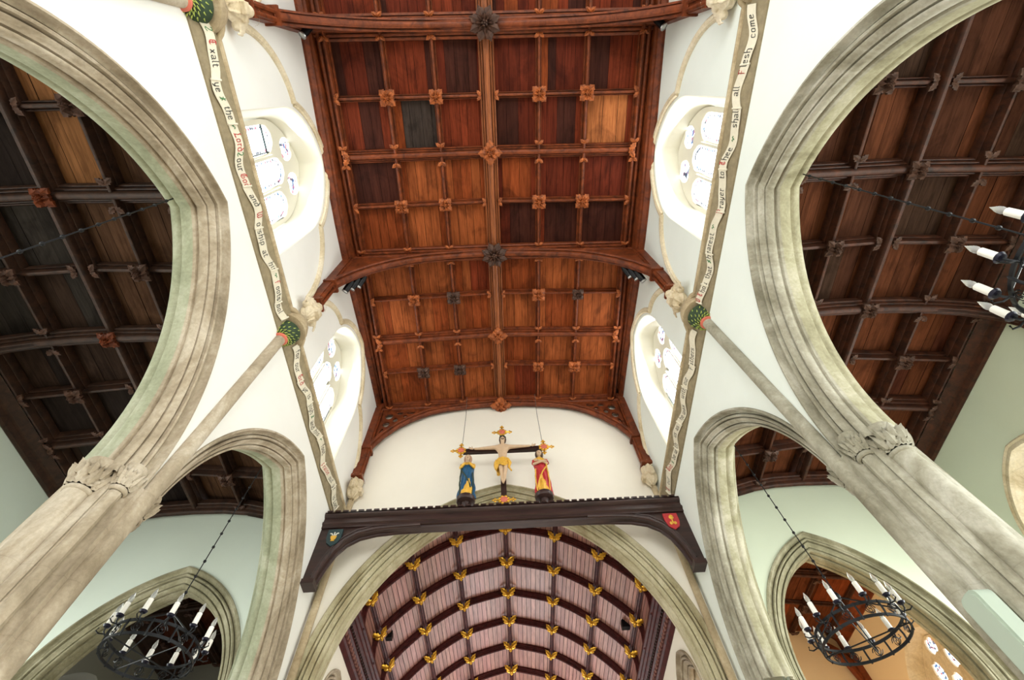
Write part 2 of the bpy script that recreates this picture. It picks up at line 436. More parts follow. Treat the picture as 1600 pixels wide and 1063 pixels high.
def capital(mb, c, r, h, n=40):
    """moulded abacus over a band of carved foliage; c = centre at the top"""
    x, y, z = c
    mb.lathe((x, y, z), [(r*.6, .02), (r*1.2, .02), (r*1.28, 0), (r*1.28, -.03), (r*1.18, -.045), (r*1.22, -.06), (r*1.22, -.08), (r*1.05, -.095)], n)
    N = 9
    mb.lathe((x, y, z), [(r*(.98+.10*math.sin(PI*k/N)), -.095-(h-.13)*k/N) for k in range(N+1)], n*2, fn=lambda a, q: 1+.13*abs(math.sin(5*a+25*q))+.09*math.sin(17*a-60*q))
    mb.lathe((x, y, z), [(r*.80, -h+.035), (r*1.0, -h+.03), (r*1.05, -h+.012), (r*1.0, -h-.005), (r*.8, -h-.012)], n)
    for row, (zz, L, off) in enumerate(((-h+.05, h*.55, 0), (-h*.62, h*.42, .5))):
        n_ = 9
        for k in range(n_):
            a = 2*PI*(k+off)/n_; tmp = MB(); leaf(tmp, 0, 0, 0, L, r*.36, r*.34, -.5)
            er, et = Vector((math.cos(a), math.sin(a), 0)), Vector((-math.sin(a), math.cos(a), 0))
            mb.add([Vector((x, y, z+zz))+er*(r*(1.02+.14*row)+q[2]+.25*q[0]*(q[0]/L))+et*q[1]+Vector((0, 0, q[0])) for q in tmp.v], tmp.f)

def pier_plan(yw, ye, s):
    """closed plan polygon of a pier between arch edges yw (its west side) and ye"""
    w = [(VN+t, yw-d) for t, d in PPROF]; e = [(VN+t, ye+d) for t, d in PPROF]
    pts = w+list(reversed(e))
    return [(X(s, v), y) for v, y in pts]
for s in (-1, 1):
    for k, (yw, ye) in enumerate([(ARC[0].yc+1.98, ARC[1].yc-1.98), (ARC[1].yc+1.98, ARC[2].yc-1.98)]):
        if yw > ye: yw, ye = (yw+ye)/2-.03, (yw+ye)/2+.03
        pt = thing('stone_pier', '%s limestone pier %s, with carved capitals' % (SIDE[s], ['west of the camera, outside the frame edge', 'between the near and far arches'][k]), 'pier', (X(s, VN+.32), PIER_Y[k], 0))
        mb = MB(); mb.prism([(x, y, 0) for x, y in pier_plan(yw, ye, s)], (0, 0, 4.76))
        mb.box(min(X(s, VN-.1), X(s, VB+.1)), max(X(s, VN-.1), X(s, VB+.1)), yw-.45, ye+.45, 0, .35)
        yc = (yw+ye)/2; mb.box(*sorted((X(s, VN-.028), X(s, VN+.1))), yc-.10, yc+.10, 0, 4.76)
        mb.build('pier_shaft', STONE[s], pt, ang=50)
        yc = (yw+ye)/2
        for sy, ys in ((-1, yw), (1, ye)):
            mb = MB(); capital(mb, (X(s, VN+.32), ys+sy*.185, 4.84), .115, .31); mb.build('carved_capital', STONE[s], pt, ang=60)
            mb = MB(); capital(mb, (X(s, VN+.085), ys+sy*.105, 4.88), .078, .26, 28); mb.build('carved_capital', STONE[s], pt, ang=60)
            # slender attached shafts beneath the capitals
            mb = MB()
            mb.lathe((X(s, VN+.32), ys+sy*.185, 0), [(.102, .3), (.102, 4.55)], 20)
            mb.lathe((X(s, VN+.085), ys+sy*.105, 0), [(.055, .3), (.055, 4.68)], 14)
            mb.build('attached_shaft', STONE[s], pt, ang=60)

# wall shafts rising to the string
SH_Y = [-0.92, 3.22]
for s in (-1, 1):
    for k, y in enumerate(SH_Y):
        if k == 0 and s > 0: y = -1.10
        t = thing('wall_shaft', '%s slender stone wall shaft rising to the green boss, %s' % (SIDE[s], ['nearest, at the top edge', 'between the two arches'][k]), 'shaft', (X(s, VN-.03), y, 0))
        mb = MB(); mb.lathe((X(s, VN-.03), y, 0), [(.078, 0), (.078, 7.82)], 18); mb.build('shaft', STONE[s], t)
        mb = MB(); mb.lathe((X(s, VN-.03), y, 0), [(.078, 7.80), (.10, 7.81), (.108, 7.83), (.10, 7.85), (.085, 7.855)], 20)
        r = mb.build('painted_ring', M['redring'], t); r['label'] = 'red painted ring'
        # painted foliage boss
        mb = MB(); mb.lathe((X(s, VN-.03), y, 0), [(.09, 7.85), (.13, 7.875), (.175, 7.93), (.20, 8.0), (.21, 8.06), (.15, 8.08)], 24)
        g = mb.build('painted_boss', M['deepgreen'], t); g['label'] = 'green and yellow foliage boss'
        mb = MB()
        for q in range(70):
            a = 2.39996*q; f = (q+.5)/70; rr = .10+.105*f; hz = 7.855+.20*f**2.2
            c = Vector((X(s, VN-.03)+rr*math.cos(a), y+rr*math.sin(a), hz-.005))
            d = Vector((math.cos(a+.8), math.sin(a+.8), .5*f)).normalized()*.026
            mb.tube([c-d, c+Vector((0, 0, -.012)), c+d], .010, 5, True, [.4, 1, .3])
        lf_ = mb.build('painted_foliage', M['greenleaf'], g); lf_['kind'] = 'stuff'

# ------------------------------------------------------------------ string courses, inscription scrolls
SLOPE = [(-.0, 7.89), (-.012, 7.885), (-.024, 7.90), (-.03, 7.925)]
def string_path(s):
    """outer roll with semicircular bulges round the bosses"""
    pts = []
    for y in frange(-6.2, 7.45, .1):
        pts.append((y, 0))
    return pts
for s in (-1, 1):
    mb = MB()
    # profile as (projection, z): lower fillet, broad hollow, fillet
    P = [(0, 7.87), (.022, 7.87), (.03, 7.89), (.026, 7.905), (.045, 7.95), (.075, 8.02), (.10, 8.10), (.115, 8.135), (.12, 8.14), (.13, 8.15), (.13, 8.17), (0, 8.17)]
    mb.grid([[(X(s, VN-p), y, z) for p, z in P] for y in (-6.2, 7.46)])
    st = struct(mb.build('trim_'+('1' if s < 0 else '2'), M['hollow'], ang=40))
    mb = MB()
    # upper rolls that bulge round each boss
    for dz, rad, pr in ((8.20, .038, .125), (8.265, .028, .10)):
        path = []
        for y in frange(-6.2, 7.46, .05):
            off = 0; 
            for yb in (SH_Y if s < 0 else [-1.10, 3.22]):
                q = abs(y-yb); R = .30
                if q < R: off = max(off, math.sqrt(R*R-q*q)*.62)
            path.append((X(s, VN-pr-off*.35), y, dz+off*.45))
        mb.tube(path, rad, 8, upv=(s, 0, 0.2))
    mb.box(min(X(s, VN), X(s, VN-.10)), max(X(s, VN), X(s, VN-.10)), -6.2, 7.46, 8.16, 8.29)
    for yb in (SH_Y if s < 0 else [-1.10, 3.22]):
        mb.lathe((X(s, VN), yb, 8.10), [(.0, .0), (.30, .0), (.30, .10), (.27, .22), (.16, .30), (.10, .33)], 24)
    mb.build('string_moulding', M['trim'], st, ang=50)

# broad-nib letters: polylines in a 0..1 box, x-height .62
G = {
 'a': [[(.1, .55), (.35, .62), (.5, .5), (.5, .08), (.62, 0)], [(.5, .32), (.15, .28), (.1, .08), (.3, 0), (.5, .12)]],
 'b': [[(.12, 1), (.12, .08), (.3, 0), (.52, .1), (.52, .5), (.34, .62), (.12, .5)]],
 'c': [[(.5, .52), (.3, .62), (.12, .5), (.12, .1), (.3, 0), (.52, .1)]],
 'd': [[(.2, 1), (.52, .6), (.52, .1), (.32, 0), (.1, .1), (.1, .5), (.3, .62), (.5, .5)]],
 'e': [[(.12, .3), (.5, .42), (.45, .58), (.3, .62), (.12, .5), (.12, .1), (.3, 0), (.52, .1)]],
 'f': [[(.55, .92), (.35, 1), (.22, .85), (.22, 0)], [(.05, .6), (.45, .6)]],
 'g': [[(.5, .62), (.3, .62), (.12, .5), (.12, .15), (.3, .02), (.5, .12)], [(.5, .62), (.5, -.2), (.3, -.3), (.12, -.22)]],
 'h': [[(.12, 1), (.12, 0)], [(.12, .5), (.34, .62), (.52, .5), (.52, .05), (.42, -.15)]],
 'i': [[(.08, .56), (.2, .62), (.2, .06), (.34, 0)], [(.18, .8), (.24, .84)]],
 'j': [[(.2, .62), (.2, -.2), (.05, -.3)]],
 'k': [[(.12, 1), (.12, 0)], [(.12, .35), (.45, .62), (.3, .35), (.55, 0)]],
 'l': [[(.15, 1), (.15, .06), (.3, 0)]],
 'm': [[(.08, .6), (.14, .62), (.14, 0)], [(.14, .5), (.34, .62), (.42, .5), (.42, 0)], [(.42, .5), (.62, .62), (.72, .5), (.72, .06), (.84, 0)]],
 'n': [[(.08, .6), (.14, .62), (.14, 0)], [(.14, .5), (.38, .62), (.5, .5), (.5, .06), (.62, 0)]],
 'o': [[(.12, .5), (.3, .62), (.5, .5), (.5, .1), (.3, 0), (.12, .1), (.12, .5)]],
 'p': [[(.12, .62), (.12, -.3)], [(.12, .5), (.34, .62), (.52, .5), (.52, .1), (.34, 0), (.12, .1)]],
 'r': [[(.08, .58), (.16, .62), (.16, .06), (.28, 0)], [(.16, .48), (.36, .62), (.48, .54)]],
 's': [[(.5, .55), (.3, .62), (.12, .5), (.16, .36), (.46, .28), (.5, .12), (.3, 0), (.1, .08)]],
 't': [[(.2, .85), (.2, .08), (.34, 0), (.48, .08)], [(.05, .62), (.42, .62)]],
 'u': [[(.08, .6), (.14, .62), (.14, .1), (.3, 0), (.5, .12)], [(.5, .62), (.5, .06), (.62, 0)]],
 'v': [[(.12, .7), (.14, .12), (.3, 0), (.5, .2), (.5, .5), (.34, .62)]],
 'w': [[(.12, .68), (.14, .1), (.28, 0), (.44, .1), (.44, .6)], [(.44, .1), (.58, 0), (.74, .15), (.74, .5), (.62, .62)]],
 'x': [[(.1, .6), (.48, 0)], [(.48, .62), (.1, 0)]],
 'y': [[(.12, .62), (.14, .12), (.3, 0), (.5, .14)], [(.5, .62), (.48, 0), (.2, -.28)]],
 'E': [[(.6, .9), (.35, 1), (.12, .8), (.12, .2), (.35, 0), (.62, .15)], [(.14, .5), (.5, .55)], [(.36, 1), (.36, 0)]],
 'L': [[(.4, 1), (.2, .9), (.3, .6), (.18, .1), (.4, .04), (.65, .12)], [(.05, 0), (.65, 0)]],
 'G': [[(.6, .9), (.3, 1), (.1, .75), (.1, .2), (.35, 0), (.62, .15), (.62, .5), (.4, .5)], [(.36, .9), (.3, .2)]],
 'W': [[(.05, .9), (.15, 1), (.15, .2), (.3, 0), (.48, .2), (.48, .95)], [(.48, .2), (.64, 0), (.84, .3), (.8, .8), (.66, 1)]],
 'P': [[(.2, 1), (.2, -.1)], [(.05, .9), (.4, 1), (.62, .8), (.55, .5), (.2, .45)]],
 'T': [[(.1, .85), (.3, 1), (.65, .95)], [(.5, .8), (.2, .6), (.2, .2), (.4, 0), (.62, .2)], [(.4, .9), (.4, .2)]],
 'F': [[(.2, 1), (.2, 0)], [(.05, .9), (.35, 1), (.62, .9)], [(.08, .5), (.5, .55)]],
 'O': [[(.12, .8), (.35, 1), (.6, .8), (.6, .2), (.35, 0), (.12, .2), (.12, .8)], [(.34, .9), (.34, .1)]],
 '2': [[(.1, .8), (.3, 1), (.5, .8), (.4, .5), (.1, .1), (.3, 0), (.6, .15)]],
 '+': [[(.1, .1), (.55, .8)], [(.1, .7), (.3, .5), (.55, .2)], [(.35, .9), (.3, .1)]],
 '~': [[(.05, .4), (.2, .6), (.4, .3), (.6, .6), (.8, .4)], [(.3, .2), (.45, .45)]],
}
GW = {'m': .95, 'w': .88, 'W': 1.0, 'i': .4, 'l': .36, 'j': .4, 'L': .76, 'G': .78, 'E': .76, 'P': .76, 'T': .78, 'F': .72, 'O': .76, '~': .95, 'r': .52, 't': .52, 'f': .56}
def write(mb, text, place_pt, size, nib=.13):
    """place_pt(u, w) -> world point for text coordinates in metres; centred on u=0"""
    tot = sum(GW.get(c, .66) for c in text)*size*.9
    x = -tot/2
    for c in text:
        if c in G:
            for pl in G[c]:
                for (ax, ay), (bx, by) in zip(pl, pl[1:]):
                    nx, ny = nib*.55, nib*.45
                    q = [(ax-nx/2, ay-ny/2), (ax+nx/2, ay+ny/2), (bx+nx/2, by+ny/2), (bx-nx/2, by-ny/2)]
                    mb.add([place_pt(x+px*size*.9, (py-.35)*size) for px, py in q], [(0, 1, 2, 3)])
                    q2 = [(ax-nib*.3, ay+nib*.22), (ax+nib*.3, ay-nib*.22), (bx+nib*.3, by-nib*.22), (bx-nib*.3, by+nib*.22)]
                    mb.add([place_pt(x+px*size*.9, (py-.35)*size) for px, py in q2], [(0, 1, 2, 3)])
        x += GW.get(c, .66)*size*.9

SL0 = Vector((.030, 7.915)); SL1 = Vector((.112, 8.128))          # hollow from lower to upper edge (projection, z)
SLD = (SL1-SL0); SLL = SLD.length; SLN = Vector((SLD.y, -SLD.x)).normalized()   # normal: outwards/down
def slope_pt(s, y, w, lift):
    b = SL0+SLD*(w/SLL)+SLN*lift
    return (X(s, VN-b.x), y, b.y)
def scroll(s, y0, y1, words, label, phase, name='inscribed_scroll'):
    """carved ribbon lying in the hollow; words = [(text, y, material)]"""
    t = thing(name, label, 'scroll', (X(s, VN-.06), (y0+y1)/2, 8.0))
    def wv(y): return SLL*.50+.044*math.sin((y-y0)*2*PI/.95+phase)+.012*math.sin((y-y0)*2*PI/.41)
    def lf(y): return .018+.007*math.sin((y-y0)*2*PI/.62+phase)
    H = .062
    brk = []; y = y0
    k = 0
    while y < y1-.05:
        L = min([.62, .48, .74, .55][k % 4], y1-y)
        brk.append((y, y+L)); y += L; k += 1
    mb = MB()
    for a, b in brk:
        rows = []
        n = 14
        dz = random.uniform(-.012, .012)
        for i in range(n+1):
            yy = a+(b-a)*i/n
            ex = max(0, 1-min(yy-a, b-yy)/.06)
            rows.append([slope_pt(s, yy, wv(yy)-H+dz*ex, lf(yy)-.004), slope_pt(s, yy, wv(yy)-H+dz*ex, lf(yy)+.004),
                         slope_pt(s, yy, wv(yy)+H+dz*ex, lf(yy)+.004), slope_pt(s, yy, wv(yy)+H+dz*ex, lf(yy)-.004)])
        mb.grid(rows, True, True)
        # rolled end of the fold
        for e, dirn in ((b, 1),):
            c = [slope_pt(s, e-.015, wv(e)-H*1.15, .02), slope_pt(s, e-.01, wv(e), .026), slope_pt(s, e-.005, wv(e)+H*1.15, .02)]
            mb.tube(c, .013, 7, upv=(0, 1, 0))
    mb.build('ribbon', M['ribbon'], t, ang=50)
    for text, yw, mk in words:
        sg = 1 if s < 0 else -1
        L = MB()
        write(L, text, lambda u, w, yw=yw: slope_pt(s, yw+sg*u, wv(yw+sg*u)+w, lf(yw+sg*u)+.0075), .096, .17)
        lo_ = L.build('lettering', M[mk], t, smooth=False)
        if mk != 'ink': lo_['label'] = 'red lettering' if mk == 'ink_red' else 'green flourish'
    return t

# ------------------------------------------------------------------ clerestory windows
def window(s, A, idx, vface, zsill, depth, nl, mats, inset=.17, plain=False, pane='pane', frame_mat='tracery', reveal_mat=None, rich=False):
    """reveal, tracery, panes with coloured border"""
    inner = Arch(A.yc, A.a-inset, A.zs-.02, A.h-.10)
    mp = wall_map(s, vface)
    root = MB()
    rr = A.rows([(0, 0), (.02, .02), (.035, .02)], mp, 24, zsill)
    ri = inner.rows([(depth, 0)], mp, 24, zsill+.02)
    root.grid([a+b for a, b in zip(rr, ri)])
    root.add([mp(A.yc-A.a, zsill, 0), mp(A.yc+A.a, zsill, 0), mp(inner.yc+inner.a, zsill+.12, depth+.05), mp(inner.yc-inner.a, zsill+.12, depth+.05)], [(0, 1, 2, 3)])
    w = struct(root.build('window_%d' % idx, reveal_mat or M['tracery'], ang=50))
    # tracery slab
    holes = []; lights = []
    lw = (2*inner.a-.08*(nl+1))/nl
    for k in range(nl):
        c = inner.yc-inner.a+.08+lw/2+k*(lw+.08)
        mid = (k == nl//2 and nl % 2 == 1)
        L = Arch(c, lw/2, A.zs+(.28 if mid else .10)-.1-(.45 if rich else 0), lw*.62)
        lights.append(L)
        holes.append((c-lw/2, c+lw/2, lambda y, L=L: (zsill+.12, (L.z(y) or L.zs)+.02*abs(math.sin((y-L.yc)/L.a*PI*1.5)))))
    eyes = []
    EL = [(-.36, .56, .20, .25), (.36, .56, .20, .25)]
    if rich: EL = [(0, .80, .11, .12), (-.26, .57, .10, .15), (.26, .57, .10, .15), (-.56, .34, .10, .13), (.56, .34, .10, .13), (0, .36, .10, .14)]
    for fy, fz, ax_, az_ in EL:
        c = inner.yc+fy*inner.a; cz = A.zs+A.h*fz; rx, rz = ax_*inner.a/.83, az_*inner.a/.83
        eyes.append((c, cz, rx, rz))
        def ef(y, c=c, cz=cz, rx=rx, rz=rz):
            q = max(0, 1-((y-c)/rx)**2); h = rz*math.sqrt(q)*(1-.22*abs(math.cos(PI*(y-c)/rx))*(abs(y-c) < rx*.5))
            return (cz-h, cz+h)
        holes.append((c-rx, c+rx, ef))
    mb = MB()
    lats = frange(inner.yc-inner.a, inner.yc+inner.a, .02)
    holed_slab(mb, lats, lambda y: (zsill, inner.z(y) or inner.zs), holes, mp, depth-.06, depth+.10)
    # cusps and thin mullion rolls
    for k in range(nl-1):
        c = inner.yc-inner.a+.08+lw+.04+k*(lw+.08)
        mb.box(min(mp(0, 0, depth-.10)[0], mp(0, 0, depth)[0]), max(mp(0, 0, depth-.10)[0], mp(0, 0, depth)[0]), c-.018, c+.018, zsill, A.zs+.1)
    mb.build('window_frame', M[frame_mat], w, smooth=False)
    for L in lights:
        mb = MB(); pts = [mp(L.yc-L.a, zsill+.1, depth-.02), mp(L.yc+L.a, zsill+.1, depth-.02)]+[mp(*L.pt(0, 1-2*i/16), depth-.02) for i in range(17)]
        mb.prism(pts, (s*.015, 0, 0)); mb.build('pane', M[pane], w, smooth=False)
    mb = MB()
    for c, cz, rx, rz in eyes:
        mb = MB(); mb.prism([mp(c+rx*math.cos(2*PI*i/16), cz+rz*math.sin(2*PI*i/16), depth-.02) for i in range(16)], (s*.015, 0, 0)); mb.build('pane', M[pane], w, smooth=False)
    if not plain:
        rnd = random.Random(idx*5+s)
        B = {'pane_blue': MB(), 'pane_red': MB(), 'lead': MB()}
        for L in lights:
            path = [(L.yc-L.a+.045, zsill+.2+q*(L.zs-zsill-.2)/22) for q in range(22)]+[L.pt(.05, -1+2*q/14) for q in range(15)]+[(L.yc+L.a-.045, L.zs-q*(L.zs-zsill-.2)/22) for q in range(22)]
            for (y, z) in path:
                if rnd.random() < .72:
                    kk = rnd.choice(['pane_blue', 'pane_red', 'lead', 'lead']); q = rnd.uniform(.022, .04)*(.7 if rich else 1)
                    yy, zz = y+rnd.uniform(-.008, .008), z+rnd.uniform(-.015, .015)
                    B[kk].add([mp(yy-q, zz, depth-.026), mp(yy, zz-q, depth-.026), mp(yy+q, zz, depth-.026), mp(yy, zz+q, depth-.026)], [(0, 1, 2, 3)])
        for c, cz, rx, rz in eyes:
            for q in range(16):
                a = rnd.uniform(0, 2*PI); r_ = rnd.uniform(.2, .75); kk = rnd.choice(['pane_blue', 'pane_blue', 'lead', 'pane_red']); e = rnd.uniform(.03, .055)*(.6 if rich else 1)
                y, z = c+rx*r_*math.cos(a), cz+rz*r_*math.sin(a)
                B[kk].add([mp(y-e, z, depth-.026), mp(y, z-e, depth-.026), mp(y+e, z, depth-.026), mp(y, z+e, depth-.026)], [(0, 1, 2, 3)])
        for kk, b in B.items():
            if b.v: b.build('leaded_border', M[kk], w, smooth=False)
    return w
wi = 1
for s in (-1, 1):
    for A in CLW:
        w = window(s, A, wi, VN, 8.33, .48, 3, None); wi += 1
        if s == -1 and abs(A.yc-1.17) < .01:
            mb = MB(); mp = wall_map(s, VN)
            x0, x1 = sorted((mp(0, 0, .44)[0], mp(0, 0, .46)[0]))
            mb.box(x0, x1, .38, .86, 10.02, 10.045); mb.box(x0, x1, .40, .42, 8.5, 10.3)
            mb.box(x0, x1, .84, .855, 8.5, 10.1)
            mb.build('casement_bar', M['teal'], w, smooth=False)

# hood moulds round the clerestory windows
for s in (-1, 1):
    for i, A in enumerate(CLW):
        mp = wall_map(s, VN); H = Arch(A.yc, A.a+.03, A.zs+.05, A.h+.02)
        yl, yr = SH_Y[0] if i == 1 else (-5.0 if i == 0 else SH_Y[1]), (SH_Y[1] if i == 1 else (SH_Y[0] if i == 0 else 7.42))
        prof = [(-.0, 0), (0, -.115), (-.03, -.115), (-.055, -.09), (-.06, -.06), (-.04, -.035), (-.045, -.015), (-.02, 0)]
        mb = MB()
        us = [-.80+1.6*k/40 for k in range(41)]
        mb.grid([[mp(*H.pt(d, u), t) for t, d in prof] for u in us], True, True)
        for sg, ye in ((-1, yl), (1, yr)):
            p0 = H.pt(-.05, sg*.80); q = (ye-sg*.10, 9.10)
            pts = []
            for k in range(15):
                a = k/14*PI/2
                # quarter curve, horizontal start by the cusp then steep down
                pts.append((p0[0]+(q[0]-p0[0])*math.sin(a)**1.15, p0[1]+(q[1]-p0[1])*(1-math.cos(a))))
            rows = []
            for k, (y, z) in enumerate(pts):
                a = Vector(pts[min(k+1, 14)])-Vector(pts[max(k-1, 0)]); n = Vector((-a.y, a.x)).normalized()*(1 if sg > 0 else -1)
                rows.append([mp(y+n.x*(-d-.055), z+n.y*(-d-.055), t) for t, d in prof])
            mb.grid(rows, True, True)
        o = mb.build('hood_mould', M['cream_stone'], ang=50)
        tag(o, '%s stone hood mould over the %s clerestory window' % (SIDE[s], ['nearest unseen', 'nearer, larger', 'farther, eastern'][i]), 'hood mould')
# ------------------------------------------------------------------ east wall with the chancel arch
CH = Arch(XC, 3.2, 5.0, 3.96)
mb = MB()
lats = [XC-4.0, XC+4.0]+frange(XC-3.19, XC+3.19, .08)
holed_slab(mb, lats, lambda x: (0, 12.1), [(CH.yc-CH.a, CH.yc+CH.a, lambda x: (-.01, CH.z(x) or CH.zs))], east_map(7.5), 0, .62, edges=False)
struct(mb.build('wall_east', M['plaster_e'], smooth=False))
mb = MB()
CP = [(t*.97, d*1.05) for t, d in HALF]; CP = CP+[(.62-t, d) for t, d in reversed(CP)]
mb.grid(CH.rows(CP, east_map(7.5), 44, 0))
tag(mb.build('chancel_arch', M['stone_ch'], ang=50), 'great moulded ochre stone chancel arch behind the rood beam', 'arch')
# slender corner shafts under the rood bracket and up to the eastern corbels
for s in (-1, 1):
    mb = MB(); mb.lathe((X(s, VN-.10), 7.44, 0), [(.06, 0), (.06, 8.66)], 12)
    tag(mb.build('corner_shaft', M['trim'], ang=50), 'thin stone shaft in the %s corner beside the chancel arch' % SIDE[s], 'shaft')

# ------------------------------------------------------------------ carved leaves and bosses
def boss_mb(n, R, W, h, centre=True, off=0.0, small=True):
    mb = MB()
    for k in range(n): leaf(mb, .12*R*math.cos(off+2*PI*k/n), .12*R*math.sin(off+2*PI*k/n), off+2*PI*k/n, R*.88, W, h)
    if small:
        for k in range(n): leaf(mb, .1*R*math.cos(off+2*PI*(k+.5)/n), .1*R*math.sin(off+2*PI*(k+.5)/n), off+2*PI*(k+.5)/n, R*.6, W*.55, h*1.2)
    if centre:
        for k in range(5):
            a = 2*PI*k/5; mb.ball((R*.13*math.cos(a), R*.13*math.sin(a), h*.9), R*.09, R*.09, h*.45, 6, 5)
        mb.ball((0, 0, h*1.1), R*.08, R*.08, h*.4, 6, 5)
    return mb
def proto(name, mb, mat):
    o = mb.build(name, mat, ang=40); COL.objects.unlink(o); return o
def pair_mb(R):
    mb = MB()
    for a in (PI*.22, PI*.78): leaf(mb, 0, 0, a, R, R*.34, R*.30)
    leaf(mb, 0, 0, PI/2, R*.45, R*.2, R*.25)
    return mb
PB = {
 'main': proto('carved_boss', boss_mb(8, .26, .085, .09, True, PI/8), M['oak_dark_carved']),
 'purlin': proto('carved_boss', boss_mb(4, .25, .10, .08, True, 0), M['oak_carved']),
 'small': proto('carved_boss', boss_mb(4, .19, .085, .075, True, PI/4), M['oak_carved']),
 'small_d': proto('carved_boss', boss_mb(4, .19, .085, .075, True, PI/4), M['oak_dark_carved']),
 'pair': proto('carved_leaf', pair_mb(.15), M['oak_carved']),
 'pair_d': proto('carved_leaf', pair_mb(.18), M['oak_dark_carved']),
 'aboss': proto('carved_boss', boss_mb(4, .18, .07, .09, True, PI/4), M['oak_dark_carved']),
 'aboss_l': proto('carved_boss', boss_mb(4, .18, .07, .09, True, PI/4), M['oak']),
 'gold': None,
}
def gold_mb():
    mb = MB()
    for a in (PI*.24, PI*.76): leaf(mb, 0, -.04, a, .20, .055, .04, .1)
    for a in (PI*.06, PI*.94): leaf(mb, 0, -.04, a, .12, .035, .03, .1)
    leaf(mb, 0, -.02, -PI/2, .09, .04, .03)
    mb.ball((0, -.03, .03), .03, .03, .03, 8, 6)
    return mb
PB['gold'] = proto('gilded_leaf_boss', gold_mb(), M['gold'])

_b = [(-.5, 0), (-.5, .42), (-.45, .48), (-.40, .48), (-.40, .22), (-.365, .22), (-.35, .62), (-.31, .68), (-.25, .68), (-.25, .42), (-.218, .42), (-.20, .84), (-.16, .95), (-.09, 1.0)]
BIG = _b+[(-a, q) for a, q in reversed(_b)]
_m = [(-.5, 0), (-.5, .44), (-.43, .52), (-.35, .52), (-.35, .2), (-.27, .2), (-.24, .80), (-.16, .97), (-.05, 1.0)]
SML = _m+[(-a, q) for a, q in reversed(_m)]
def beam_mb(p0, p1, w, h, prof=SML, top=0.0, mb=None, mid=None):
    """moulded timber whose soffit runs p0 -> p1 (through mid)"""
    mb = mb or MB(); path = [p0]+(mid or [])+[p1]
    mb.sweep(path, [(a*w, top+h*(1-b)) for a, b in prof], (0, 0, 1))
    return mb

